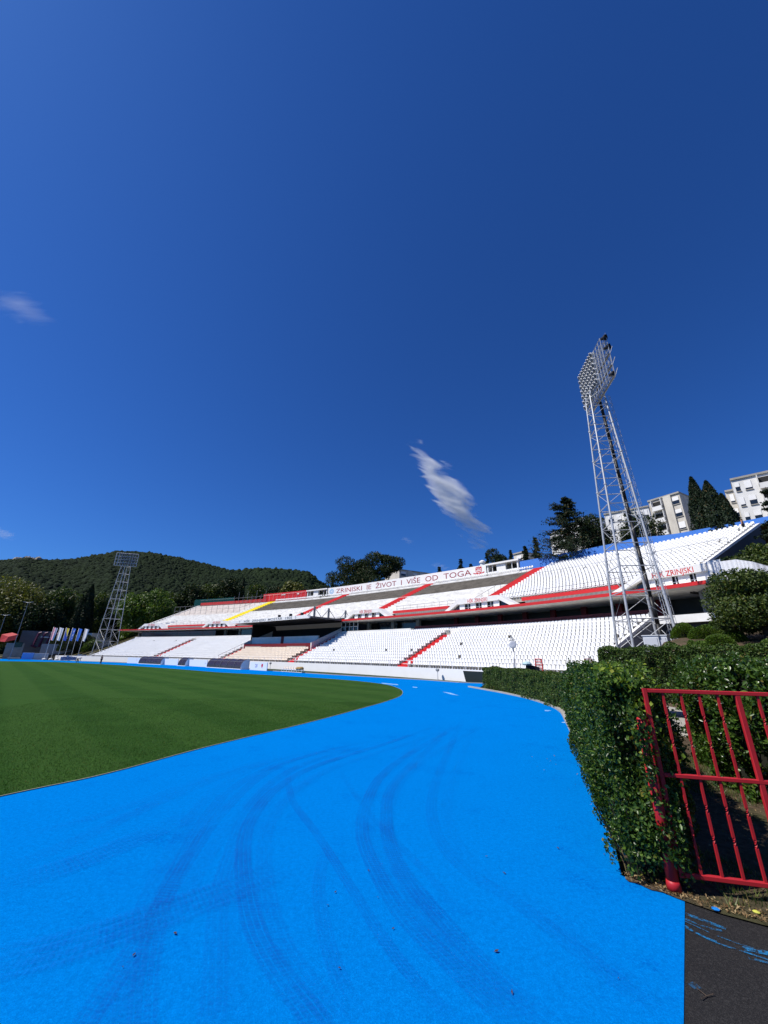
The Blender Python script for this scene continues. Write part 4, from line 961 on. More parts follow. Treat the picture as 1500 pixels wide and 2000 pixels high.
# ================================================================== HILLS AND LAND BEHIND
SKY1 = [(-260, 1150), (-120, 1120), (0, 1097), (50, 1088), (80, 1094), (130, 1095), (200, 1084), (230, 1077), (290, 1080), (350, 1090), (400, 1102), (450, 1115), (520, 1140), (600, 1175), (700, 1220), (820, 1262)]
SKY2 = [(200, 1160), (330, 1135), (420, 1120), (460, 1115), (500, 1111), (560, 1113), (600, 1117), (640, 1147), (690, 1180), (760, 1220), (860, 1262)]
def hill(name, sky, D0, D1, seed, ncrown, rc, tree_label):
    az = []
    for x, y in sky:
        r = sight(x, y); q = math.hypot(r[0], r[1]); az.append((math.atan2(r[0], r[1]), r[2] / q))
    A0, A1 = az[0][0], az[-1][0]; nA, nD = 120, 46; an = np.array(az)
    g = np.random.default_rng(seed); ph = g.uniform(0, 6.28, 12)
    def hz(a, t):
        el = np.interp(a, an[:, 0], an[:, 1]); top = EYE + el * D1 - rc * 1.1
        s = t ** 1.15
        bump = sum(np.sin(a * (18 + 13 * k) + t * (3 + 2 * k) + ph[k]) / (1 + k) for k in range(6)) * .035
        return np.maximum(0, top * (s + bump * np.sin(np.pi * np.clip(t, 0, 1))))
    V, Fc = [], []
    for i in range(nA + 1):
        a = A0 + (A1 - A0) * i / nA
        for j in range(nD + 1):
            t = j / nD; D = D0 + (D1 - D0) * min(1, t * 1.25); tt = min(1, t * 1.25); z = float(hz(a, tt))
            if t > .8: D = D1 + (t - .8) * 1500; z = z * (1 - (t - .8) * 1.6)
            V.append((math.sin(a) * D, math.cos(a) * D, z))
    for i in range(nA):
        for j in range(nD): k = i * (nD + 1) + j; Fc.append((k, k + 1, k + nD + 2, k + nD + 1))
    tag(np_mesh(name, V, Fc, HILL, smooth=True), kind='structure')
    # crowns of the wood: lumpy little domes set on the slope
    ico = []
    bm_v = [Vector(v) for v in ((0, 0, 1), (.894, 0, .447), (.276, .851, .447), (-.724, .526, .447), (-.724, -.526, .447), (.276, -.851, .447), (.724, .526, -.447), (-.276, .851, -.447), (-.894, 0, -.447), (-.276, -.851, -.447), (.724, -.526, -.447), (0, 0, -1))]
    fc = [(0, 1, 2), (0, 2, 3), (0, 3, 4), (0, 4, 5), (0, 5, 1), (1, 6, 2), (2, 7, 3), (3, 8, 4), (4, 9, 5), (5, 10, 1), (2, 6, 7), (3, 7, 8), (4, 8, 9), (5, 9, 10), (1, 10, 6)]
    vs = list(bm_v); fs = []; mid = {}
    def mp(a, b):
        k = (min(a, b), max(a, b))
        if k not in mid: mid[k] = len(vs); vs.append(((vs[a] + vs[b]) / 2).normalized())
        return mid[k]
    for a, b, c in fc: x, y, z = mp(a, b), mp(b, c), mp(c, a); fs += [(a, x, z), (x, b, y), (z, y, c), (x, y, z)]
    B = np.array([v[:] for v in vs]); Fi = np.array(fs); nb = len(B)
    a = g.uniform(A0, A1, ncrown); t = g.uniform(0, 1, ncrown) ** .62; t[: ncrown // 8] = g.uniform(.95, 1.0, ncrown // 8)
    D = D0 + (D1 - D0) * t; z = hz(a, t); r = rc * g.uniform(.6, 1.25, ncrown)
    keep = np.ones(ncrown, bool) if name != 'near_hill' else ~((np.abs(a - np.interp(50, [0, 100], [az[2][0], az[4][0]])) < .05) & (t > .93) & (g.uniform(size=ncrown) < .6))
    a, D, z, r = a[keep], D[keep], z[keep], r[keep]; n = len(a)
    jit = 1 + g.normal(0, .12, (n, nb)); hs = g.uniform(.8, 1.5, n)
    X = (np.sin(a) * D)[:, None] + B[None, :, 0] * r[:, None] * jit; Y = (np.cos(a) * D)[:, None] + B[None, :, 1] * r[:, None] * jit; Z = (z + r * .35)[:, None] + B[None, :, 2] * (r * hs)[:, None] * jit
    VV = np.stack([X, Y, Z], 2).reshape(-1, 3); FF = (np.arange(n)[:, None, None] * nb + Fi[None]).reshape(-1, 3)
    tag(np_mesh('hillside_wood', VV, FF, L_FOREST), tree_label, 'forest', kind='stuff')
hill('far_hill', SKY2, 420, 1050, 5, 12000, 5.5, 'dark green wood covering the lower hill behind the tall red wall')
hill('near_hill', SKY1, 262, 760, 4, 36000, 3.0, 'dark green wood covering the large hill on the left')
rk = MB()
for i in range(26):
    p = at_d(R_.uniform(28, 78), R_.uniform(1089, 1100), 745); rk.lathe((p[0], p[1], p[2] - 3), [(R_.uniform(3, 6), 0), (R_.uniform(2, 4), R_.uniform(2, 4)), (.5, R_.uniform(4, 5.5))], 6)
tag(rk.build('hilltop_rocks', paint('pale_rock', (.30, .27, .22), (.12, .11, .08), .1, .8, .95)), kind='structure')
# terrace of land behind the stand
m = MB(); prof = [(36.6, 19.75), (40, 19.8), (75, 20.0)]; sweep(m, prof, -11.5, 112, 4); sweep(m, [(75, 20.0), (120, 20.5), (220, 22), (221, -1)], -58, 120, 6)
n0 = 14
for i in range(n0):
    for j in range(3):
        S0, S1 = 112 + 62 * i / n0, 112 + 62 * (i + 1) / n0; f0 = 1 - (i / n0) ** 1.4; f1 = 1 - ((i + 1) / n0) ** 1.4; oo = [36.6, 60, 90, 130]
        m.quad(ST(S0, oo[j], 19.75 * f0), ST(S0, oo[j + 1], 20 * f0), ST(S1, oo[j + 1], 20 * f1), ST(S1, oo[j], 19.75 * f1))
for i in range(n0):   # side bank left of the stand
    S0, S1 = 127.3 + 46 * i / n0, 127.3 + 46 * (i + 1) / n0; f0 = 1 - ((15.3 + 46 * i / n0) / 62) ** 1.4; f1 = 1 - min(1, ((15.3 + 46 * (i + 1) / n0) / 62)) ** 1.4
    m.quad(ST(S0, 2, .5), ST(S0, 36.6, 19.75 * f0), ST(S1, 36.6, 19.75 * f1), ST(S1, 2, .0))
tag(m.build('hill_terrace', DRY, smooth=False), kind='structure')
# ================================================================== GATE
gt = empty('red_gate', (3.39, 5.48, 0), 'red painted steel gate leaf with twisted bars, hung beside the leafy hedge', 'gate')
ga = rad(-14); GX, GY = math.cos(ga), math.sin(ga)
def gp(t, z, o=0.0): return (3.39 + GX * t - GY * o, 5.48 + GY * t + GX * o, z)
REDG = paint('red_gate_enamel', (.43, .017, .023), (.25, .012, .016), 2.2, .45, .48, spec=.35, bump=.05)
m = MB(); m.tube((3.315, 5.50, -.05), (3.315, 5.50, 1.7), .062, 16); m.lathe((3.315, 5.50, 1.7), [(.062, 0), (.05, .03), (.02, .045)], 16); m.lathe((3.315, 5.50, .02), [(.075, 0), (.07, .06), (.064, .09)], 16)
tag(m.build('gate_post', REDG, gt, smooth=True))
def bar(name, a, b, w, d):
    a, b = Vector(a), Vector(b); u = (b - a).normalized(); s = Vector((-GY, GX, 0)); n = u.cross(s).normalized(); m = MB(); bw_ = .006
    c = [(-w / 2, -d / 2 + bw_), (-w / 2 + bw_, -d / 2), (w / 2 - bw_, -d / 2), (w / 2, -d / 2 + bw_), (w / 2, d / 2 - bw_), (w / 2 - bw_, d / 2), (-w / 2 + bw_, d / 2), (-w / 2, d / 2 - bw_)]
    m.add([p + n * x + s * y for p in (a, b) for x, y in c], [(k, (k + 1) % 8, 8 + (k + 1) % 8, 8 + k) for k in range(8)] + [tuple(range(7, -1, -1)), tuple(range(8, 16))])
    return m.build(name, REDG, gt)
bar('stile', gp(.02, .145), gp(.02, 2.075), .05, .045); bar('stile', gp(1.03, .17), gp(1.03, 2.03), .055, .045); bar('stile', gp(2.05, .145), gp(2.05, 2.075), .05, .045)
bar('top_rail', gp(.046, 2.05), gp(2.02, 2.05), .045, .05); bar('middle_rail', gp(.046, 1.125), gp(2.02, 1.125), .042, .048); bar('bottom_rail', gp(.046, .17), gp(2.02, .17), .045, .05)
def twisted(t, z0, z1):
    m = MB(); n = 44; r = .0125; vs = []; zc = (z0 + z1) / 2
    for i in range(n + 1):
        z = z0 + (z1 - z0) * i / n; f = (z - z0) / (z1 - z0)
        tw = 0
        for c in (.36, .68): tw += math.pi * min(1, max(0, (f - c) / .07 + .5))
        kk = 1 - .25 * sum(math.exp(-((f - c) / .035) ** 2) for c in (.36, .68))
        for k in range(4): q = tw + math.pi / 4 + k * math.pi / 2 + ga; vs.append((gp(t, z)[0] + math.cos(q) * r * 1.41 * kk, gp(t, z)[1] + math.sin(q) * r * 1.41 * kk, z))
    m.add(vs, [(i * 4 + k, i * 4 + (k + 1) % 4, i * 4 + 4 + (k + 1) % 4, i * 4 + 4 + k) for i in range(n) for k in range(4)]); return m.build('twisted_bar', REDG, gt)
for t in (.22, .42, .62, .82, 1.24, 1.44, 1.64, 1.84): twisted(t, 1.146, 2.027); twisted(t, .192, 1.104)
for z in (.42, 1.55):
    m = MB(); m.tube((3.36, 5.485, z - .07), (3.36, 5.485, z + .07), .022, 10); m.box((3.365, 5.487, z), (.07, .03, .05), ga); m.build('hinge', REDG, gt, smooth=False)

# ================================================================== LIGHTING MASTS
def mast(label, c, z0, z1, w0, w1, rot, bays, rl, duct=True):
    STEEL_ = STEEL
    root = empty('lighting_mast', (c[0], c[1], z0), label, 'mast')
    def lp(k, z): f = (z - z0) / (z1 - z0); w = w0 + (w1 - w0) * f; a = rot + k * math.pi / 2; return Vector((c[0] + w * math.cos(a), c[1] + w * math.sin(a), z))
    for k in range(4):
        m = MB(); n = 8
        for i in range(n): m.tube(lp(k, z0 + (z1 - z0) * i / n), lp(k, z0 + (z1 - z0) * (i + 1) / n), rl * (1 - .4 * i / n), 8)
        for i in range(1, n): p = lp(k, z0 + (z1 - z0) * i / n); m.tube(p - Vector((0, 0, .06)), p + Vector((0, 0, .06)), rl * 1.2, 8)
        m.box(lp(k, z0 - .15), (rl * 5, rl * 5, .3)); m.build('leg', STEEL_, root)
    zs = [z0]; q = .955
    h = (z1 - z0) * (1 - q) / (1 - q ** bays)
    for i in range(bays): zs.append(zs[-1] + h); h *= q
    for i in range(bays):
        m = MB()
        for k in range(4):
            a0, a1, b0, b1 = lp(k, zs[i]), lp(k, zs[i + 1]), lp((k + 1) % 4, zs[i]), lp((k + 1) % 4, zs[i + 1])
            m.tube(a1, b1, rl * .42, 5)
            if i < 2: m.tube(a0, b1, rl * .25, 4); m.tube(b0, a1, rl * .25, 4)
            elif (i + k) % 2: m.tube(a0, b1, rl * .17, 4)
            else: m.tube(b0, a1, rl * .17, 4)
        m.build('bracing', STEEL_, root)
    if duct:
        def on(f, off): return lambda z: lp(2, z).lerp(lp(1, z), f) + (lp(2, z) + lp(1, z) - lp(0, z) - lp(3, z)).normalized() * off
        C_, D_ = (lambda z: lp(2, z)), (lambda z: lp(1, z))
        d = on(.30, -.12); m = MB()
        for i in range(12): za, zb = z0 + (z1 - z0) * i / 12, z0 + (z1 - z0) * (i + 1) / 12; m.tube(d(za), d(zb), .17 if i < 3 else .14, 8)
        m.build('cable_duct', BLACK, root, smooth=True)
        l = on(.72, .05); m = MB(); ax = (lp(1, z0) - lp(2, z0)).normalized(); oz = (lp(2, z0) + lp(1, z0) - lp(0, z0) - lp(3, z0)).normalized()
        for s in (-.2, .2): m.tube(l(z0) + ax * s, l(z1) + ax * s, .025, 5)
        z = z0 + .3
        while z < z1: m.tube(l(z) - ax * .2, l(z) + ax * .2, .013, 4); z += .33
        z = z0 + 2.2
        while z < z1:
            pr = None
            for k in range(9):
                q_ = math.pi * k / 8; p = l(z) + ax * math.cos(q_) * .34 + oz * math.sin(q_) * .62
                if pr is not None: m.tube(pr, p, .016, 4)
                pr = p
            z += .9
        for q_ in (.6, 1.57, 2.5):
            p = ax * math.cos(q_) * .34 + oz * math.sin(q_) * .62; m.tube(l(z0 + 2.2) + p, l(z1) + p, .016, 4)
        m.build('caged_ladder', STEEL, root)
    return root, lp
LAMPBODY = paint('cast_aluminium', (.62, .63, .64), (.35, .35, .36), 3, .4, .4, .3)
LAMPGLASS = flat('lamp_glass', (.07, .075, .085), .15, .6)
def head(root, P0, P1, zb, zt, out, rows, cols, f0, f1, r, lampdir, near=True):
    """lamp frame between plan points P0 and P1"""
    P0, P1 = Vector((*P0, 0)), Vector((*P1, 0)); u = P1 - P0; out = Vector((*out, 0)).normalized(); m = MB(); U = Vector((0, 0, 1)); dep = .6; rb = .045 if near else .07
    def g_(f, z, d): return P0 + u * f + U * z - out * d
    nc = 10 if near else 8
    for d in (0, dep):
        for i in range(nc + 1): m.tube(g_(i / nc, zb, d), g_(i / nc, zt, d), rb * .75, 4)
        for j in range(rows + 1): m.tube(g_(0, zb + (zt - zb) * j / rows, d), g_(1, zb + (zt - zb) * j / rows, d), rb, 5)
    for i in range(nc + 1):
        for j in range(0, rows + 1, 2): m.tube(g_(i / nc, zb + (zt - zb) * j / rows, 0), g_(i / nc, zb + (zt - zb) * j / rows, dep), rb * .7, 4)
        if near and i < nc: 
            for j in range(0, rows, 2): m.tube(g_(i / nc, zb + (zt - zb) * j / rows, dep), g_((i + 1) / nc, zb + (zt - zb) * (j + 2) / rows, dep), rb * .5, 4)
    m.build('lamp_frame', STEEL, root)
    m = MB()
    for j in (0, 2, 4):
        z = zb + (zt - zb) * j / rows
        m.hexa([g_(0, z - .03, .42), g_(1, z - .03, .42), g_(1, z - .03, dep), g_(0, z - .03, dep), g_(0, z, .42), g_(1, z, .42), g_(1, z, dep), g_(0, z, dep)])
        if near:
            pr = None
            for i in range(nc + 1):
                p = g_(i / nc, z + .9, dep + .35); m.tube(g_(i / nc, z, dep), p, .02, 4)
                if pr is not None: m.tube(pr, p, .022, 4)
                pr = p
    m.build('catwalk', STEEL_DK, root)
    bm = MB(); bm.lathe((0, 0, 0), [(.04, -.42), (.11, -.40), (.14, -.22), (.17, -.16), (r * .8, -.06), (r, .06), (r * 1.04, .07), (r * 1.02, .0)], 12); bm.box((0, r * 1.02, -.05), (.05, .06, .28))
    gm_ = MB(); gm_.lathe((0, 0, 0), [(r * .96, .045), (r * .96, .055), (r * .5, .075), (.02, .08)], 12)
    bme = bm.mesh('floodlight', True); bme.materials.append(LAMPBODY); gme_ = gm_.mesh('lamp_glass', True); gme_.materials.append(LAMPGLASS)
    q = Vector(lampdir).normalized().to_track_quat('Z', 'Y')
    inv = Matrix.Translation(root.location).inverted()
    for j in range(rows):
        for i in range(cols):
            if near and j == 0 and i > cols * .55: continue
            p = g_(f0 + (f1 - f0) * (i + .5) / cols, zb + (zt - zb) * (j + .62) / rows, -.2)
            o = bpy.data.objects.new('floodlight', bme); COL.objects.link(o); o.parent = root; o.matrix_parent_inverse = inv
            o.location = p; o.rotation_mode = 'QUATERNION'; o.rotation_quaternion = q
            gl = bpy.data.objects.new('lamp_glass', gme_); COL.objects.link(gl); gl.parent = o
    if near:
        for f, z, d in ((1.0, zt + .05, dep - .1), (.97, zt - .95, dep + .1), (.97, zb + .35, dep - .05)):
            p = g_(f, z, d); o = bpy.data.objects.new('floodlight', bme); COL.objects.link(o); o.parent = root; o.matrix_parent_inverse = inv; o.location = p
            o.rotation_mode = 'QUATERNION'; o.rotation_quaternion = Vector((.5, -.9, -.35)).to_track_quat('Z', 'Y'); o.scale = (1.15, 1.15, 1.15)
            o.material_slots[0].link = 'OBJECT'; o.material_slots[0].material = BLACK
mr, lp = mast('tall galvanised lattice lighting mast with a caged ladder, standing right behind the hedges', (21.47, 33.0), .9, 27.6, 2.47, .93, -2.54, 15, .105)
head(mr, (21.35, 34.5), (20.5, 28.9), 27.0, 31.5, (-1, .14), 7, 9, .0,   .70, .24, (-.86, .25, -.42))
m = MB()
for z in (27.3, 29.2, 31.0):
    for k in (0, 3): m.tube(lp(k, min(z, 27.6)), Vector((20.95, 31.5 + (k == 3) * .9, z)), .06, 5)
for k in range(4): m.tube(lp(k, 27.6), Vector((21.5, 32.6, 30.8)), .06, 5)
m.build('head_support', STEEL, mr)
fc_ = at_d(205, 1268, 158); ft = at_d(242, 1106, 158)
m2, lp2 = mast('distant lattice lighting mast behind the far left end of the grandstand', (fc_[0], fc_[1]), 2.0, ft[2], 3.3, 1.4, .35, 9, .11, duct=False)
A_ = at_d(222, 1104, 157); B_ = at_d(266, 1104, 155)
ov = Vector((.35, -.9, 0)); head(m2, A_[:2], B_[:2], at_d(243, 1105, 156)[2], at_d(243, 1080, 156)[2], (.45, -.9), 4, 8, .15, .95, .29, (.5, -.75, -.4), near=False)
for dx, lb in ((0, 'pale metal cabinet with a grey door at the foot of the lighting mast'), (1.35, 'second pale metal cabinet, the right one at the foot of the lighting mast')):
    p = at_d(1277 + dx * 12, 1262, 33.2); r = empty('electric_cabinet', (p[0], p[1], p[2] - 1.9), lb, 'cabinet'); b = MB(); b.box((p[0], p[1], p[2] - .5), (.95, .5, 2.3), rad(-55)); b.box((p[0], p[1], p[2] + .68), (1.05, .6, .06), rad(-55)); b.build('case', flat('pale_grey_paint', (.55, .57, .6)), r)
    d = MB(); q = Vector((p[0], p[1], p[2])) + Vector((-.45, -.31, 0)) * .5; d.box((q.x, q.y, q.z), (.8, .03, 1.05), rad(-55)); d.build('door', flat('cabinet_door', (.48, .5, .54)), r)

# ================================================================== SMALL THINGS AROUND THE TRACK
def at_o(x, o, y=1300):
    r = sight(x, y); lo = 15.0; pr = None; t = lo
    while t < 260:
        X, Y = r[0] * t, r[1] * t; best = None
        for i in range(0, 1280, 4):
            a = TAB[i]; dx, dy = X - a[0], Y - a[1]; al = dx * math.cos(a[2]) + dy * math.sin(a[2])
            if best is None or abs(al) < best[0]: best = (abs(al), -60 + .25 * i + al, dx * math.sin(a[2]) - dy * math.cos(a[2]))
        if pr is not None and pr < o <= best[2]: return best[1]
        pr = best[2]; t *= 1.01
    return 0
boards = [(250, 272, 'first white hoarding, left of the first smoked dugout', '20'), (316, 349, 'white hoarding between the first and second dugouts', '20'), (365, 407, 'white hoarding between the second dugout and the longest dugout', '20'), (489, 524, 'white hoarding standing alone right of the longest dugout', '20')]
NAVY = flat('navy_print', (.05, .07, .25)); PALEB = flat('hoarding_white', (.70, .74, .82))
OB = -6.2
for xa, xb, lb, tx in boards:
    S1, S0 = at_o(xa, OB), at_o(xb, OB); r = empty('advertising_hoarding', ST((S0 + S1) / 2, OB, 0), lb + ', with a red crest', 'hoarding')
    m = MB(); sbox(m, S0, S1, OB, OB + .12, .02, 1.28, ds=20); m.build('panel', PALEB, r)
    t = MB(); L = S1 - S0; e = MB()
    for c in ((.5,) if L < 9 else (.33,)):
        text_mesh(t, tx, .75, lambda x, y: ST(S1 - L * (c - .12) - x, OB - .012, .45 + y), None, 1.0, center=True)
        cs, cz = S1 - L * (c + .22), .72
        e.add([ST(cs - x, OB - .012, cz + z) for x, z in ((-.2, .32), (.2, .32), (.26, 0), (0, -.36), (-.26, 0))], [(0, 1, 2, 3, 4)])
    if L > 8:
        for k in (.62, .82): text_mesh(t, 'HŠK ZRINJSKI', .36, lambda x, y: ST(S1 - L * k - x, OB - .012, .55 + y), None, 1.0, center=True)
    t.build('number', NAVY, r); e.build('crest', RED, r)
for xa, xb, lb in ((273, 313, 'smoked acrylic dugout shelter with white end, leftmost of three'), (349, 363, 'shortest smoked dugout shelter, between the two long ones'), (407, 471, 'longest smoked acrylic dugout shelter with five bays')):
    o0 = -6.9; S1, S0 = at_o(xa, o0), at_o(xb, o0); r = empty('dugout', ST((S0 + S1) / 2, o0, 0), lb, 'dugout')
    arc = [(o0 + 1.35 - 1.35 * math.cos(q), .12 + 1.5 * math.sin(q) ** .8) for q in np.linspace(.0, 1.5, 9)] + [(o0 + 1.6, 1.6), (o0 + 1.6, .1)]
    m = MB(); sweep(m, arc, S0, S1, 4); m.build('smoked_shell', SMOKED, r)
    m = MB(); n = max(2, int((S1 - S0) / 2.4))
    for i in range(n + 1):
        S = S0 + (S1 - S0) * i / n; m.path([ST(S, o - .03, z + .02) for o, z in arc], .035, 4)
    m.path(spath(S0, S1, arc[4][0] - .02, arc[4][1] + .02, 4), .03, 4); m.build('rib', STEEL_DK, r)
    m = MB()
    for S in (S0 - .03, S1 + .03): m.add([ST(S, o, z) for o, z in arc] + [ST(S, o0 + .02, .1)], [tuple(range(len(arc) + 1))])
    m.build('end_panel', WHITE_CLEAN, r)
    m = MB(); sbox(m, S0 - .3, S1 + .3, o0 - .1, o0 + 1.7, .005, .1); m.build('plinth', WHITE, r)
S0, S1 = at_o(593, -5.6), at_o(552, -5.6); r = empty('team_bench', ST((S0 + S1) / 2, -5.6, 0), 'open white bench with six bucket seats on the verge under the stand wall', 'bench')
m = MB(); sbox(m, S0, S1, -5.7, -5.35, .36, .43); sbox(m, S0, S1, -5.75, -5.6, .05, .1)
for f in np.linspace(.02, .98, 5): S = S0 + (S1 - S0) * f; m.tube(ST(S, -5.7, 0), ST(S, -5.7, .4), .03, 4); m.tube(ST(S, -5.35, 0), ST(S, -5.35, .4), .03, 4)
m.build('frame', WHITE, r)
for k in range(6):
    S = S1 - (S1 - S0) * (k + .6) / 8.2; m = MB(); v = [SEATW.vertices[i].co for i in range(len(SEATW.vertices))]; h = HD(S) - math.pi; c, s = math.cos(h), math.sin(h); p = ST(S, -5.5, .05)
    m.add([(p[0] + q.x * c - q.y * s, p[1] + q.x * s + q.y * c, p[2] + q.z) for q in v], [tuple(f.vertices) for f in SEATW.polygons]); m.build('seat', BEIGE, r)
m = MB(); q = ST(S0 + .6, -5.5, .43); m.lathe(q, [(.34, 0), (.42, .12), (.38, .3), (.2, .42)], 10); m.lathe(ST(S0 + 1.3, -5.5, .43), [(.3, 0), (.4, .12), (.34, .28), (.18, .38)], 10)
tag(m.build('ball_bag', flat('ochre_cloth', (.38, .24, .08))), 'brown bulging ball bag lying on the right end of the team bench', 'bag')
def spot(px, py, o, h, lb):
    S = at_o(px, o, py); r = empty('track_spotlight', ST(S, o, 0), lb, 'spotlight'); b = Vector(ST(S, o, 0))
    m = MB(); m.tube(b, b + Vector((0, 0, h)), .035, 6); m.box(b + Vector((0, 0, .04)), (.3, .3, .06)); m.build('stem', STEEL, r)
    m = MB(); m.lathe(b + Vector((0, 0, h + .1)), [(.05, -.2), (.17, -.1), (.2, .12), (.18, .13)], 10, axis=(-.6, -.7, .25)); m.build('lamp', STEEL_DK, r, smooth=True)
spot(857, 1328, -.6, 1.0, 'small grey spotlight on a short stem below the white stand wall, near the bend'); spot(530, 1310, -1.0, .9, 'small dark spotlight below the white stand wall, by the lone hoarding')
# dark opening in the front wall near the hedge end
S0, S1 = at_o(942, -.02, 1325), at_o(906, -.02, 1325)
m = MB(); m.hexa([ST(S0 - 1, -.06, .02), ST(S1 - .35, -.06, .02), ST(S1 - .35, -.01, .02), ST(S0 - 1, -.01, .02), ST(S0 - 1, -.06, 1.12), ST(S1, -.06, 1.12), ST(S1, -.01, 1.12), ST(S0 - 1, -.01, 1.12)]); m.build('dark_hatch', flat('dark_green_board', (.012, .02, .02)), stand)
# lamp post, red gates by the hedge end of the stand
b = Vector(at_d(1008, 1330, 38)); b.z = 0; r = empty('lamp_post', b, 'short grey post with a round lamp rising above the low track hedge', 'lamp post')
ztop = at_d(1003, 1262, 38)[2]
m = MB(); m.tube(b, b + Vector((0, 0, ztop)), .09, 8, .06); m.build('post', STEEL, r, smooth=True)
m = MB(); m.lathe(b + Vector((-.05, -.12, ztop + .12)), [(.06, -.2), (.25, -.1), (.34, .1), (.3, .12), (.1, .1)], 14, axis=(-.3, -.9, .2)); m.build('lamp', LAMPBODY, r, smooth=True)
m = MB(); m.tube(b + Vector((0, 0, ztop + .4)), b + Vector((0, 0, ztop + .8)), .05, 6); m.tube(b + Vector((-.3, 0, ztop + .45)), b + Vector((.3, 0, ztop + .55)), .03, 5); m.build('bracket', STEEL_DK, r)
def mesh_gate(x0, x1, yt, D, lb, mat):
    p, q = Vector(at_d(x0, yt, D)), Vector(at_d(x1, yt, D)); q.z = p.z; r = empty('metal_gate', (p.x, p.y, 0), lb, 'gate'); m = MB()
    for f in (0, 1): a = p.lerp(q, f); m.tube((a.x, a.y, 0), a, .04, 5)
    for f in (0, .33, .66, 1): z = p.z * (1 - .25 * f); m.tube((p.x, p.y, z), (q.x, q.y, z), .03, 4)
    m.build('frame', mat, r); m = MB()
    for i in range(1, 8): a = p.lerp(q, i / 8); m.tube((a.x, a.y, .3), a, .012, 4)
    m.build('bars', mat, r)
mesh_gate(1045, 1058, 1287, 32, 'small red tubular gate standing behind the low track hedge', RED)
mesh_gate(1142, 1156, 1287, 29, 'dark red mesh gate between the grey end wall and the terrace hedge', DKRED)
p = Vector(at_d(1040, 1300, 32)); r = empty('covered_trolley', (p.x, p.y, 0), 'dark covered trolley with a pale sheet beside the small red gate', 'trolley')
m = MB(); m.hexa([p + Vector(v) for v in ((-.5, -.3, -1.2), (.5, -.3, -1.2), (.5, .3, -1.2), (-.5, .3, -1.2), (-.4, -.25, .1), (.4, -.25, -.1), (.4, .25, -.1), (-.4, .25, .1))]); m.build('cover', CLOTH_D, r)
m = MB(); q = p + Vector((-.42, -.12, .12)); m.lathe(q, [(.3, -.1), (.34, 0), (.26, .1), (.1, .16)], 9); m.build('sheet', flat('pale_teal_cloth', (.4, .55, .58)), r)
# white corrugated fence and its wall at the right end of the canopy
fp = [Vector(at_d(1350, 1105, 50)), Vector(at_d(1395, 1098, 46)), Vector(at_d(1437, 1092.5, 42)), Vector(at_d(1470, 1097, 39)), Vector(at_d(1502, 1106, 37)), Vector(at_d(1560, 1130, 34))]
fr_ = empty('corrugated_fence', (fp[0].x, fp[0].y, 9), 'white corrugated metal fence with tree shadows at the right end of the canopy', 'fence'); m = MB(); n = 90
def fpt(t):
    t *= len(fp) - 1; i = min(len(fp) - 2, int(t)); return fp[i].lerp(fp[i + 1], t - i)
vs = []
for i in range(n * 2 + 1):
    p = fpt(i / (n * 2)); d = (.03 if i % 2 else -.03); vs += [(p.x + d, p.y + d, p.z - 1.75), (p.x + d, p.y + d, p.z)]
m.add(vs, [(2 * i, 2 * i + 1, 2 * i + 3, 2 * i + 2) for i in range(n * 2)]); m.build('sheeting', CORR_W, fr_)
m = MB()
for a, b_ in zip(fp[:-1], fp[1:]):
    m.quad((a.x + .1, a.y + .1, garden_z(a.x, a.y) - .5), (b_.x + .1, b_.y + .1, garden_z(b_.x, b_.y) - .5), (b_.x + .1, b_.y + .1, b_.z - 1.7), (a.x + .1, a.y + .1, a.z - 1.7))
m.build('base_wall', CONC_G, fr_)

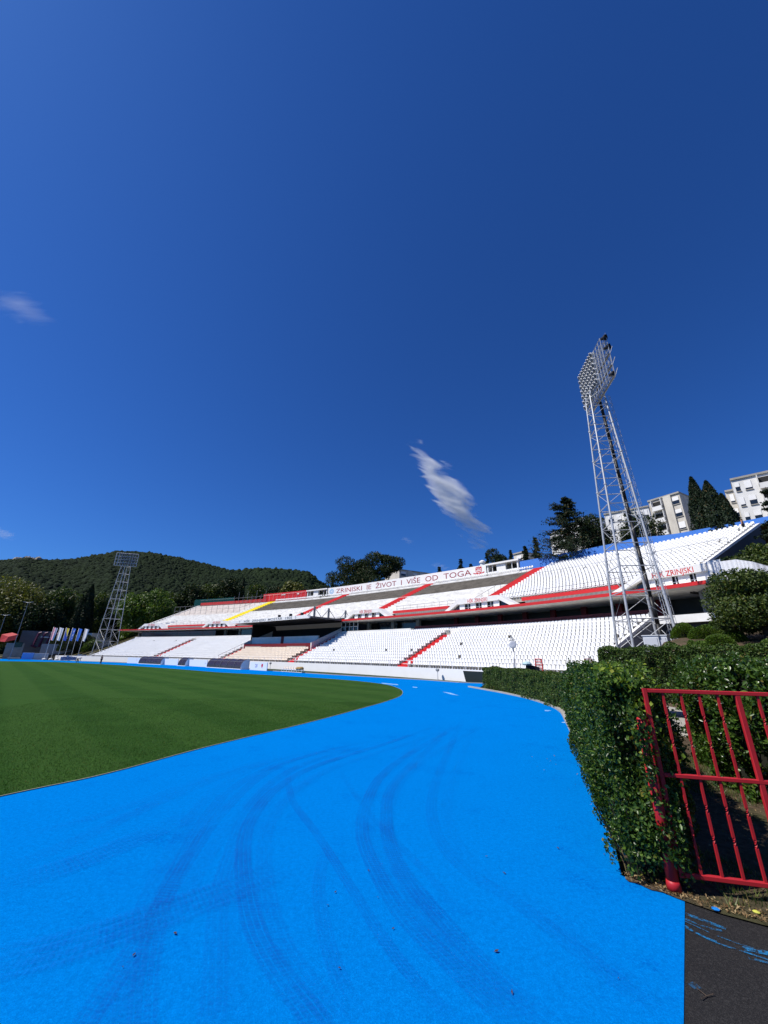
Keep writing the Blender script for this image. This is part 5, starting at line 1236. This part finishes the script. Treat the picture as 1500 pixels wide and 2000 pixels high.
# ================================================================== FAR LEFT CORNER
fl = [((.62, .05, .07), 'red and white striped flag, first from the left', 'stripe'), ((.75, .75, .75), 'plain white flag, second from the left', None), ((.03, .08, .42), 'blue flag with a yellow triangle, third from the left', 'tri'), ((.03, .12, .50), 'bright blue flag with white writing, fourth from the left', 'txt'), ((.03, .14, .55), 'plain bright blue flag, fifth from the left', None), ((.76, .76, .76), 'white flag on the rightmost pole', None)]
for i, (c, lb, kd) in enumerate(fl):
    b = Vector(at_d(86.5 + 12.8 * i, 1286, 158)); b.z = 0; zt = 9.3; r = empty('flagpole', b, ('white flagpole carrying the ' + lb.split(',')[0] + ', %s in its row' % ('first', 'second', 'third', 'fourth', 'fifth', 'last')[i]), 'flagpole', 'six white flagpoles in a row')
    m = MB(); m.tube(b, b + Vector((0, 0, zt)), .075, 8, .05); m.build('pole', WHITE, r, smooth=True); m = MB(); m.lathe(b, [(.5, 0), (.5, .25), (.3, .4)], 10); m.build('footing', WHITE, r)
    g = random.Random(i); w, h = (1.75, 3.6); nx, nz = 10, 12; V = []; Fm = []
    for sgn in (0, .02):
        for ix in range(nx + 1):
            for iz in range(nz + 1):
                u, v = ix / nx, iz / nz; wav = math.sin(u * 7 + i + v * 1.5) * .16 * u
                V.append((b.x + .1 + u * w * .86 * (1 - .2 * (1 - v)), b.y + wav - .5 * u + sgn, b.z + zt - .1 - h * (1 - v) - u * .25))
    k = (nx + 1) * (nz + 1); fs = []; ms = []
    for ix in range(nx):
        for iz in range(nz):
            a = ix * (nz + 1) + iz; mi = 0; u, v = (ix + .5) / nx, (iz + .5) / nz
            if kd == 'stripe': mi = int(u * 6) % 2
            if kd == 'tri': mi = 1 if (u > .18 and v > .12 + .75 * (1 - (u - .18) * 1.1) - .1 and u < .85) else 0
            if kd == 'txt': mi = 1 if (.35 < u < .62 and .2 < v < .8 and (ix * 3 + iz * 5) % 4 < 2) else 0
            fs += [(a, a + nz + 1, a + nz + 2, a + 1), (k + a, k + a + 1, k + a + nz + 2, k + a + nz + 1)]; ms += [mi, mi]
    m = MB(); m.v = V; m.f = fs; m.m = ms
    c2 = {'tri': (.75, .6, .03)}.get(kd, (.75, .75, .75))
    tag(m.build('flag', [flat('flag_cloth', c), flat('flag_device', c2)], smooth=True), lb + ', hanging from its white pole', 'flag')
def slab(name, x0, x1, yt, yb, D0, D1, th, mat, lb, cat, z0=None):
    a, b = Vector(at_d(x0, yb, D0)), Vector(at_d(x1, yb, D1)); zt = at_d((x0 + x1) / 2, yt, (D0 + D1) / 2)[2]; zb = min(a.z, b.z) if z0 is None else z0
    d = (b - a); d.z = 0; n = Vector((-d.y, d.x, 0)).normalized() * th; m = MB()
    m.hexa([(a.x, a.y, zb), (b.x, b.y, zb), (b.x + n.x, b.y + n.y, zb), (a.x + n.x, a.y + n.y, zb), (a.x, a.y, zt), (b.x, b.y, zt), (b.x + n.x, b.y + n.y, zt), (a.x + n.x, a.y + n.y, zt)])
    return tag(m.build(name, mat), lb, cat)
LBL = flat('light_blue_vinyl', (.28, .42, .72)); GRYV = flat('grey_vinyl', (.45, .47, .50))
slab('landing_mat', 40, 63, 1275, 1289, 160, 160, 6, [LBL], 'light blue landing mat box at the far left corner of the track', 'mat', .01)
slab('landing_mat', 63.5, 92, 1276, 1289, 160, 160, 6, [GRYV], 'long grey covered landing mat right of the light blue one', 'mat', .01)
ab = slab('advertising_hoarding', 117, 147, 1283, 1290, 152, 152, .2, [LBL], 'light blue hoarding with dark writing below the flags', 'hoarding', .01)
a, b = Vector(at_d(119, 1289, 151.9)), Vector(at_d(145, 1289, 151.9)); t = MB(); d = (b - a).normalized(); text_mesh(t, 'MOSTAR  HŠK', 1.0, lambda x, y: (a.x + d.x * (x + .3), a.y + d.y * (x + .3), .35 + y), None, .9); t.build('lettering', NAVY, ab)
slab('white_barrier', 148.5, 158, 1278, 1289.5, 157, 157, .6, [WHITE], 'short white block at the left end of the stand wall', 'barrier', .01)
slab('white_barrier', 159, 166, 1279, 1290, 155, 155, .8, [WHITE_WORN], 'second short white block, nearer the stand wall', 'barrier', .01)
slab('long_jump_board', 13, 39, 1285, 1289, 160, 160, 3, [CONC_L], 'low pale concrete edge left of the light blue mat', 'kerb block', .01)
slab('ribbed_wall', 76, 142, 1258, 1277, 176, 174, 1, [CORR_G], 'grey ribbed concrete retaining wall behind the flagpoles', 'wall', -.1)
slab('beige_wall', 4, 40, 1256, 1283, 174, 174, 1, [CONC_L], 'pale concrete wall below the red roof at the far left', 'wall', -.1)
gr = slab('graffiti_shed', 34, 97, 1232, 1262, 186, 184, 10, [ROOFGREY], 'long dark grey shed with a purple scrawl behind the flags', 'shed', 1.0)
a, b = Vector(at_d(34, 1250, 185.6)), Vector(at_d(97, 1250, 183.6)); zb = a.z - 1.8; a.z = b.z = 0; d = (b - a).normalized(); n_ = Vector((d.y, -d.x, 0)); t = MB()
def gst(pts, w):
    for (x0, z0), (x1, z1) in zip(pts[:-1], pts[1:]): t.tube(a + d * x0 + Vector((0, 0, z0)) + n_ * .1, a + d * x1 + Vector((0, 0, z1)) + n_ * .1, w, 4)
for x in (4.5, 6.2, 7.9, 9.6): gst([(x, zb - .3), (x + .6, zb + 4.2), (x + 1.4, zb + 4.5)], .3)
gst([(10.8, zb + 4), (11.5, zb + .2), (12.6, zb + .3), (13.8, zb + 2)], .3); gst([(4, zb + .2), (5.6, zb - .4)], .25); t.build('purple_scrawl', flat('purple_paint', (.09, .02, .06)), gr)
t = MB(); gst([(6, zb + 3.0), (17, zb + 2.6)], .2); t.build('white_stripe', WHITE, gr)
m = MB(); p0, p1 = Vector(at_d(12, 1246, 180)), Vector(at_d(33, 1243, 178)); m.hexa([p0 + Vector((0, 0, -1.2)), p1 + Vector((0, 0, -1.0)), p1 + Vector((-5, 3.4, -.8)), p0 + Vector((-5, 3.4, -1)), p0 + Vector((.6, 0, .4)), p1 + Vector((.3, 0, .6)), p1 + Vector((-5, 3.4, 1.3)), p0 + Vector((-5, 3.4, 1.2))])
tag(m.build('red_roof', flat('red_sheet', (.38, .03, .03))), 'bright red sheet roof at the far left edge below the yellowish tree', 'roof')
slab('green_netting_fence', 26, 42, 1254, 1264, 173, 172, .2, [_tinted('dark_green_net', (.01, .05, .035), .8)], 'dark green netting fence beside the grey shed', 'fence')
slab('white_house', 176, 240, 1238, 1252, 190, 196, 8, [APT_W], 'low white flat-roofed house behind the foot of the far mast', 'house', -.1)
slab('grey_base_wall', 186, 222, 1256, 1271, 164, 165, 1, [CONC_G], 'grey concrete wall at the foot of the far mast', 'wall', 2.2)
slab('pink_house', 234, 262, 1222, 1240, 205, 205, 6, [flat('pink_render', (.42, .22, .17))], 'pinkish house end seen below the bright green trees', 'house', -.1)
for x0, x1, yt, yb, D, lb in ((22, 55, 1177, 1285, 150, 'tall thin double-armed lamp post at the far left, nearer the flags'), (2, 11, 1202, 1262, 165, 'tall thin lamp post cut close to the left edge')):
    t_ = Vector(at_d(x1, yt, D)); b = Vector((t_.x, t_.y, 0)); r = empty('floodlit_lamp_post', b, lb, 'lamp post'); m = MB(); m.tube(b, t_, .09, 7, .05); m.build('pole', STEEL_DK, r)
    m = MB()
    for s in (-.9, .9): m.tube(t_, t_ + Vector((s, 0, .15)), .05, 4); m.box(t_ + Vector((s * 1.2, 0, .2)), (.6, .3, .12))
    m.build('lamp_head', STEEL_DK, r)

# ================================================================== FLATS BEHIND THE STAND
def block(name, label, near, far, D, hgt, depth, mat, bays, floors=5, fh=2.8, zoff=0.0):
    """a block of flats: near/far are roof corners of its sunlit front; bays = [(f0,f1,kind)]"""
    pn = Vector(at_d(near[0], near[1], D)); pf = Vector(at_z(far[0], far[1], pn.z)); zt = pn.z; zb = zt - hgt
    d = (pf - pn); L = d.length; d = d.normalized(); n = Vector((-d.y, d.x, 0));
    if n.dot(Vector((pn.x, pn.y, 0))) > 0: n = -n          # n points to the viewer
    r = empty(name, (pn.x, pn.y, zb), label, 'building')
    P = lambda f, z, o=0.0: pn + d * (L * f) + n * o + Vector((0, 0, z - pn.z))
    def hx(m, f0, f1, z0, z1, o0, o1): m.hexa([P(f0, z0, o1), P(f1, z0, o1), P(f1, z0, o0), P(f0, z0, o0), P(f0, z1, o1), P(f1, z1, o1), P(f1, z1, o0), P(f0, z1, o0)])
    m = MB(); hx(m, 0, 1, zb, zt, -depth, 0); m.build('wall', mat, r)
    m = MB(); hx(m, -.01, 1.01, zt, zt + .35, -depth - .2, .25); m.build('roof', CONC_L, r)
    for f0, f1, kd in bays:
        for k in range(floors):
            z1 = zt - .5 - k * fh; z0 = z1 - 1.9; ff = .06 * (f1 - f0)
            if kd == 'b':
                a = MB(); hx(a, f0, f1, z0, z1, .003, .05); a.build('balcony_shade_panel', DARK, r)  # flat dark panel on the wall, painting the shade of a recess
                a = MB(); hx(a, f0 - ff, f1 + ff, z0 - .35, z0 + .65, .06, .9); hx(a, f0 - ff, f0, z0, z1 + .3, .06, .9); hx(a, f1, f1 + ff, z0, z1 + .3, .06, .9); bl = a.build('balcony', APT_W, r)
            elif kd == 'w':
                a = MB(); hx(a, f0, f1, z0 + .2, z1 - .1, .003, .04); w_ = a.build('window', GLASS, r)
                a = MB(); hx(a, f0, f1, z0 + (1.0 if (k * 7 + int(f0 * 20)) % 3 else .5), z1 - .1, .045, .09); a.build('shutter', WHITE_CLEAN, w_)
                a = MB(); hx(a, f0 - ff, f1 + ff, z0 + .05, z0 + .2, .003, .15); a.build('sill', CONC_L, w_)
            elif kd == 'p':
                a = MB(); hx(a, f0, f1, zb, zt + .1, .003, .35); a.build('stair_panel', APT, r); break
    return r
block('apartment_block', 'stained beige block of flats with a column of balconies, left of the cypress clump', (1326, 963), (1266, 981), 98, 20, 12, APT, [(.05, .24, 'w'), (.26, .5, 'p'), (.56, .86, 'b')], 6)
block('apartment_block', 'long white block of flats seen through the lighting mast', (1266, 990), (1180, 1006), 108, 18, 12, APT_W, [(.04, .14, 'w'), (.2, .3, 'w'), (.4, .55, 'b'), (.62, .72, 'w'), (.8, .92, 'w')], 5)
block('apartment_block', 'white block of flats cut by the right edge of the photo', (1520, 919), (1427, 939), 88, 22, 14, APT_W, [(.2, .45, 'b'), (.6, .75, 'w'), (.85, .95, 'w')], 6)
block('apartment_block', 'lower stained wing of flats right of the cypress clump', (1436, 958), (1416, 962), 92, 18, 12, APT, [(.3, .7, 'w')], 5)
block('apartment_block', 'white flats glimpsed behind the tall cedar', (1142, 1012), (1074, 1046), 112, 16, 12, APT_W, [(.05, .2, 'w'), (.3, .5, 'b'), (.6, .75, 'w'), (.82, .95, 'w')], 4)
block('apartment_block', 'low row of flats behind the pine clump and the lettered wall', (846, 1122), (780, 1113), 165, 10, 12, APT, [(.05, .2, 'w'), (.3, .42, 'p'), (.5, .6, 'w'), (.66, .76, 'p'), (.82, .95, 'w')], 3)
block('apartment_block', 'small pale tower house left of the blue wall', (1022, 1079), (1003, 1084), 105, 10, 6, APT, [(.2, .7, 'w')], 3)
p = at_d(942, 1097, 92); m = MB(); m.lathe((p[0], p[1], p[2] - 3), [(.55, 0), (.55, 2.6), (.75, 2.65), (.75, 3.0), (.3, 3.3)], 10); tag(m.build('white_tank', WHITE), 'small white cylindrical tank on the kiosk roof line', 'tank')

# ================================================================== PEOPLE
def person(name, base, face, J, label, top, legs, scale=1.0, shorts=False, hair=True):
    """J: joints in metres, x forward of the person, y to their left, z up"""
    root = empty(name, base, label, 'person'); ca, sa = math.cos(face), math.sin(face)
    W = lambda p: (base[0] + (p[0] * ca - p[1] * sa) * scale, base[1] + (p[0] * sa + p[1] * ca) * scale, base[2] + p[2] * scale)
    def skin(nm, names, edges, rads, mat, lev=1):
        me = bpy.data.meshes.new(nm); me.from_pydata([W(J[k]) for k in names], [(names.index(a), names.index(b)) for a, b in edges], []); me.materials.append(mat)
        o = bpy.data.objects.new(nm, me); COL.objects.link(o); sk = o.modifiers.new('s', 'SKIN'); o.modifiers.new('d', 'SUBSURF').render_levels = lev
        for v, k in zip(me.skin_vertices[0].data, names): q = rads[k] * scale; v.radius = (q, q)
        me.skin_vertices[0].data[0].use_root = True; dg = bpy.context.evaluated_depsgraph_get(); nm_ = bpy.data.meshes.new_from_object(o.evaluated_get(dg)); bpy.data.objects.remove(o)
        nm_.materials.clear(); return link(nm, nm_, mat, root)
    E_ = [('pel', 'waist'), ('waist', 'chest'), ('chest', 'neck'), ('neck', 'jaw'), ('jaw', 'crown')]
    for s in 'lr': E_ += [('chest', 'sh' + s), ('sh' + s, 'el' + s), ('el' + s, 'wr' + s), ('wr' + s, 'ha' + s), ('pel', 'hip' + s), ('hip' + s, 'kn' + s), ('kn' + s, 'an' + s), ('an' + s, 'to' + s)]
    rd = dict(pel=.13, waist=.12, chest=.145, neck=.055, jaw=.08, crown=.095)
    for s in 'lr': rd.update({'sh' + s: .07, 'el' + s: .048, 'wr' + s: .032, 'ha' + s: .035, 'hip' + s: .095, 'kn' + s: .06, 'an' + s: .042, 'to' + s: .035})
    skin('body', list(rd), E_, rd, SKIN, 2)
    def sub(nm, ks, grow, mat):
        r2 = {k: rd[k] + grow for k in ks}; return skin(nm, ks, [e for e in E_ if e[0] in ks and e[1] in ks], r2, mat, 2)
    if top: sub('shirt', ['chest', 'waist', 'pel', 'shl', 'shr', 'ell', 'elr'], .018, top)
    sub('shorts' if shorts else 'trousers', ['pel', 'hipl', 'hipr', 'knl', 'knr'] + ([] if shorts else ['anl', 'anr']), .02, legs)
    h = MB(); c = Vector(W(J['crown'])); h.lathe(c + Vector((0, 0, -.02 * scale)), [(.09 * scale, -.05 * scale), (.112 * scale, .02 * scale), (.09 * scale, .09 * scale), (.03 * scale, .125 * scale)], 10); h.build('hair', HAIR, root, smooth=True)
    sh = MB()
    for s in 'lr': a = Vector(W(J['an' + s])); b = Vector(W(J['to' + s])); sh.tube(a + Vector((0, 0, -.045 * scale)), b + Vector((0, 0, -.01)), .05 * scale, 7, .045 * scale)
    sh.build('shoes', CLOTH_D, root)
    f = MB()
    fw = Vector((ca, sa, 0)); hd = Vector(W(J['crown'])).lerp(Vector(W(J['jaw'])), .45); sd = Vector((-sa, ca, 0))
    f.lathe(hd + fw * .095 * scale, [(.018 * scale, -.02), (.012 * scale, .02 * scale)], 6, axis=fw)
    for s in (-1, 1): f.lathe(hd + sd * s * .095 * scale, [(.02 * scale, -.01), (.03 * scale, .0), (.015 * scale, .015)], 6, axis=sd * s)
    f.build('nose_and_ears', SKIN, root)
    fm = MB()
    for s in 'lr':
        a, b = Vector(W(J['wr' + s])), Vector(W(J['ha' + s])); dd = (b - a).normalized(); ss = dd.orthogonal().normalized()
        for k in range(4): fm.tube(b + ss * (.02 * (k - 1.5)) * scale, b + (dd * (.085 - .01 * abs(k - 1.4)) + ss * .021 * (k - 1.5)) * scale, .009 * scale, 5, .007 * scale)
        fm.tube(b - dd * .03 * scale + ss * .03 * scale, b + (dd * .03 + ss * .06) * scale, .01 * scale, 5, .008 * scale)
    fm.build('fingers', SKIN, root); return root
stance = dict(pel=(0, 0, .95), waist=(.01, 0, 1.1), chest=(.02, 0, 1.35), neck=(.02, 0, 1.5), jaw=(.04, 0, 1.58), crown=(.03, 0, 1.68), shl=(.0, .19, 1.42), shr=(.0, -.19, 1.42), ell=(-.03, .27, 1.14), elr=(.16, -.26, 1.2), wrl=(.06, .29, .9), wrr=(.36, -.2, 1.28), hal=(.09, .29, .82), har=(.43, -.18, 1.32),
              hipl=(0, .1, .9), hipr=(0, -.1, .9), knl=(.03, .12, .5), knr=(.06, -.12, .5), anl=(-.02, .13, .08), anr=(0, -.13, .08), tol=(.15, .15, .04), tor=(.17, -.15, .04))
bend = dict(stance); bend.update(pel=(-.1, 0, .86), waist=(.05, 0, .98), chest=(.3, 0, 1.06), neck=(.44, 0, 1.08), jaw=(.5, 0, 1.05), crown=(.58, 0, 1.02), shl=(.33, .19, 1.02), shr=(.33, -.19, 1.02), ell=(.36, .22, .74), elr=(.36, -.22, .74), wrl=(.42, .14, .5), wrr=(.42, -.14, .5), hal=(.44, .12, .42), har=(.44, -.12, .42), hipl=(-.1, .1, .82), hipr=(-.1, -.1, .82), knl=(.08, .13, .46), knr=(-.02, -.13, .45), anl=(.06, .13, .08), anr=(-.28, -.13, .1), tol=(.22, .14, .04), tor=(-.12, -.14, .04))
p = at_z(151, 1294.5, 0); person('person', (p[0], p[1], .01), rad(25), bend, 'person in pale top and dark trousers bending over on the far blue track', CLOTH_W, CLOTH_D)
p = at_z(196, 1296.5, 0); person('person', (p[0], p[1], .01), rad(-10), stance, 'person in dark clothes standing upright on the far blue track', CLOTH_D, CLOTH_D)
p = ST(-10.6, UO + UR * 19 + .55, UZ + UI * 19); sit = dict(stance); sit.update(har=(.2, -.4, .85), wrr=(.15, -.38, .92), elr=(.0, -.33, 1.15))
person('person', p, HD(-10), sit, 'bare-chested person in black shorts standing on the top right corner of the stand', None, CLOTH_D, shorts=True)

# ================================================================== LITTER
lm = MB(); lv = [(-.03, 0, 0), (0, .016, .004), (.035, 0, .006), (0, -.016, .004)]; lm.add(lv, [(0, 1, 2), (0, 2, 3)]); lme = lm.mesh('fallen_leaf'); lme.materials.append(flat('brown_leaf', (.06, .03, .02)))
for x, y in ((720, 1700), (738, 1752), (768, 1813), (970, 1857), (1180, 1668), (1208, 1910), (640, 1767), (655, 1742), (240, 1888), (262, 1864), (950, 1672), (1090, 1656), (663, 1890), (342, 1822), (1000, 1938), (985, 1705)):
    p = at_z(x, y, .012); o = bpy.data.objects.new('fallen_leaf', lme); COL.objects.link(o); o.location = p; o.rotation_euler = (R_.uniform(-.3, .3), R_.uniform(-.3, .3), R_.uniform(0, 6)); s = R_.uniform(.35, .8); o.scale = (s, s * R_.uniform(.6, 1.1), s)
    tag(o, 'small brown fallen leaf lying on the blue track', 'leaf', 'fallen leaves scattered on the blue track')
m = MB(); p = at_z(1398, 1776, .02); m.lathe(p, [(.036, 0), (.038, .006), (.02, .009)], 6); tag(m.build('paint_flake', flat('blue_flake', (.01, .2, .6))), 'bright blue paint flake on the soil edge below the gate', 'paint flake')
m = MB(); p = at_z(1478, 1784, .02); m.lathe(p, [(.025, 0), (.033, .014), (.012, .024)], 8); tag(m.build('yellow_leaf', flat('yellow_leaf_skin', (.5, .5, .08))), 'yellowish curled leaf on the soil edge below the gate', 'leaf')
m = MB(); p = Vector(at_z(1380, 1945, .004)); 
for a in (.2, 1.9, 3.6): m.tube(p, p + Vector((math.cos(a) * .07, math.sin(a) * .07, .004)), .004, 4)
tag(m.build('dry_twig', BARK), 'small three-pointed dry twig on the black asphalt', 'twig')
g = np.random.default_rng(31); P = []
for _ in range(2600):
    t = g.uniform(0, 1)
    if t < .55: q = g.uniform(0, 4); x, y = 3.35 + q, 5.28 - q * .62 + abs(g.normal(0, .16)) - .03
    elif t < .75: x, y = 2.9 + g.uniform(0, .5), 5.35 + g.uniform(0, .5); y = max(y, 5.8 - (x - 2.86) * 1.1)
    else: x, y = g.uniform(3.6, 8), g.uniform(5.3, 12)
    if inside(x, y, TRK) and g.uniform() < .9: continue
    P.append((x, y, max(.014, garden_z(x, y) + .02)))
P = np.array(P); N = np.tile([0, 0, 1.0], (len(P), 1)); V, Fc = leaves(P, N, .036, .019, -.35, 33); V[:, 2] = np.maximum(V[:, 2], .008)
tag(np_mesh('leaf_litter', V, Fc, L_DRY), 'dry leaf litter on the soil at the hedge and gate foot', 'leaf litter', kind='stuff')
# grass blades at the near edge of the pitch and on the soil behind the gate
def blades(P, h, w, seed, name, mat, lb):
    g = np.random.default_rng(seed); n = len(P); a = g.uniform(0, 6.28, n); d = np.stack([np.cos(a), np.sin(a), 0 * a], 1) * w / 2; lean = np.stack([g.normal(0, .4, n), g.normal(0, .4, n), np.ones(n)], 1) * (h * g.uniform(.6, 1.3, n))[:, None]
    V = np.stack([P - d, P + d, P + lean], 1).reshape(-1, 3); Fc = np.arange(n * 3).reshape(-1, 3); tag(np_mesh(name, V, Fc, mat), lb, 'grass', kind='stuff')
g = np.random.default_rng(8); X = g.uniform(-17, 1, 420000); Y = g.uniform(1, 24, 420000); d_ = np.hypot(X, Y); keep = g.uniform(size=len(X)) < np.clip((9.0 / d_) ** 1.6, 0, 1); X, Y = X[keep], Y[keep]
pe = np.array(PITCH_E[3:12]); ex = np.interp(Y, pe[:, 1], pe[:, 0]); k = X < ex - .02; P = np.stack([X[k], Y[k], np.full(k.sum(), .012)], 1)
blades(P, .032, .009, 12, 'turf_blades', L_GRASS, 'short dark green turf of the pitch')
X = g.uniform(3.6, 8.5, 26000); Y = g.uniform(5.2, 13, 26000); k = (lump(np.stack([X, Y, 0 * X], 1), 1.3, 1.0, 4) > .15) ; X, Y = X[k], Y[k]
P = np.array([(x, y, garden_z(x, y) + .012) for x, y in zip(X, Y) if not inside(x, y, TRK) and y > 5.35 - (x - 3.3) * .55]); blades(P, .06, .012, 14, 'weed_grass', leafmat('weed_blade', (.03, .06, .012), (.07, .11, .02), (.15, .16, .05)), 'sparse weedy grass on the soil behind the gate')

# ================================================================== CLOUDS, LIGHT, CAMERA
def cloud(name, label, pa, pb, wpx, D, dens, seed, thin=1.0):
    a, b = Vector(at_d(*pa, D)), Vector(at_d(*pb, D)); c = (a + b) / 2; ax = (b - a); L = ax.length; ax.normalize(); vw = c.normalized(); up = vw.cross(ax).normalized(); w = wpx / F * c.length
    m = MB(); m.lathe((0, 0, 0), [(.05, -1), (.45, -.9), (.8, -.6), (1, 0), (.8, .6), (.45, .9), (.05, 1)], 16); o = m.build(name, None, smooth=True) if False else None
    t = NT(name + '_vapour'); tc_ = t.new('ShaderNodeTexCoord').outputs['Object']
    le = t.new('ShaderNodeVectorMath', operation='LENGTH'); t.link(tc_, le.inputs[0])
    ma = t.new('ShaderNodeMapping'); ma.inputs['Scale'].default_value = (1.0, .5, L / w); ma.inputs['Location'].default_value = (seed, seed * .7, 0); t.link(tc_, ma.inputs[0])
    mb_ = t.new('ShaderNodeMapping'); mb_.inputs['Rotation'].default_value = (0, .5, 0); t.link(ma.outputs[0], mb_.inputs[0])
    mp = t.new('ShaderNodeMapping'); mp.inputs['Scale'].default_value = (1.9, 1.0, .5); t.link(mb_.outputs[0], mp.inputs[0])
    n = t.new('ShaderNodeTexNoise'); n.inputs['Scale'].default_value = 1.3; n.inputs['Detail'].default_value = 6; n.inputs['Roughness'].default_value = .6; n.inputs['Distortion'].default_value = .4; t.link(mp.outputs[0], n.inputs[0])
    f = t.math('SUBTRACT', t.math('ADD', t.math('MULTIPLY', n.outputs['Fac'], 1.35), -.12), t.math('MULTIPLY', le.outputs['Value'], .74)); f = t.math('MAXIMUM', f, 0.0); f = t.math('MULTIPLY', f, dens)
    v = t.new('ShaderNodeVolumePrincipled'); v.inputs['Color'].default_value = (1, 1, 1, 1); v.inputs['Anisotropy'].default_value = 0; t.link(f, v.inputs['Density']); t.n.remove(t.bsdf); t.link(v.outputs[0], t.out.inputs['Volume'])
    me = m.mesh(name, True); me.materials.append(t.mat); o = bpy.data.objects.new(name, me); COL.objects.link(o)
    R3 = Matrix((up, vw, ax)).transposed(); sc = Matrix.Diagonal((w / 2, w * .22 * thin, L / 2)); o.matrix_world = Matrix.Translation(c) @ (R3 @ sc).to_4x4()
    return tag(o, label, 'cloud', kind='thing')
cloud('wispy_cloud', 'slanting feathery white cloud in the middle of the sky', (800, 862), (970, 1084), 84, 2600, .085, 2.0)
cloud('wispy_cloud', 'thin streaky white cloud at the left edge, halfway up the sky', (-50, 560), (125, 640), 52, 2600, .009, 5.1)
cloud('wispy_cloud', 'tiny white cloud puff low over the hill at the left edge', (-25, 1034), (34, 1049), 22, 2600, .03, 7.3)
cloud('wispy_cloud', 'tiny faint cloud just above the small firs', (836, 1102), (884, 1110), 16, 2600, .02, 9.4)
cloud('wispy_cloud', 'tiny faint cloud left of the large feathery cloud', (780, 1048), (812, 1064), 16, 2600, .016, 3.7)

SUN_EL = rad(53); sdir = Vector((-math.cos(SUN_EL) * .975, -math.cos(SUN_EL) * .22, math.sin(SUN_EL)))
sl_ = bpy.data.lights.new('sun', 'SUN'); sl_.energy = 5.0; sl_.angle = rad(.53); sl_.color = (1.0, .955, .89); so = bpy.data.objects.new('sun', sl_); COL.objects.link(so); so.rotation_euler = sdir.to_track_quat('Z', 'Y').to_euler(); so.location = (0, 0, 60)
w = bpy.data.worlds.new('World'); scene.world = w; w.use_nodes = True; nt = w.node_tree; bg = nt.nodes['Background']
sk = nt.nodes.new('ShaderNodeTexSky'); sk.sky_type = 'NISHITA'; sk.sun_disc = False; sk.sun_elevation = SUN_EL; sk.sun_rotation = math.atan2(sdir.x, sdir.y); sk.altitude = 300; sk.air_density = 1.0; sk.dust_density = .5; sk.ozone_density = 3.0
hs = nt.nodes.new('ShaderNodeHueSaturation'); hs.inputs['Saturation'].default_value = 1.12; hs.inputs['Value'].default_value = .95
nt.links.new(sk.outputs[0], hs.inputs['Color']); tint = nt.nodes.new('ShaderNodeMix'); tint.data_type = 'RGBA'; tint.blend_type = 'MULTIPLY'; tint.inputs[0].default_value = 1; tint.inputs[7].default_value = (.37, .79, 1.50, 1)
nt.links.new(hs.outputs[0], tint.inputs[6]); nt.links.new(tint.outputs[2], bg.inputs[0]); bg.inputs[1].default_value = .068
cam = bpy.data.cameras.new('camera'); co = bpy.data.objects.new('camera', cam); COL.objects.link(co); scene.camera = co
X = Vector((cr, -sr * ts, sr * tc)); Yv = Vector((-sr, -cr * ts, cr * tc)); Z = Vector((0, -tc, -ts))
co.matrix_world = Matrix(((X.x, Yv.x, Z.x, 0), (X.y, Yv.y, Z.y, 0), (X.z, Yv.z, Z.z, EYE), (0, 0, 0, 1)))
cam.sensor_fit = 'VERTICAL'; cam.sensor_height = 36.0; cam.sensor_width = 27.0; cam.lens = F / 2000 * 36; cam.clip_start = .05; cam.clip_end = 9000
scene.render.resolution_x = 768; scene.render.resolution_y = 1024
scene.view_settings.view_transform = 'Standard'; scene.view_settings.look = 'None'; scene.view_settings.exposure = .22; scene.view_settings.gamma = 1.0; scene.view_settings.use_curve_mapping = False
scene.cycles.max_bounces = 14; scene.cycles.diffuse_bounces = 3; scene.cycles.transparent_max_bounces = 10; scene.cycles.volume_bounces = 12; scene.cycles.glossy_bounces = 3; scene.cycles.transmission_bounces = 5
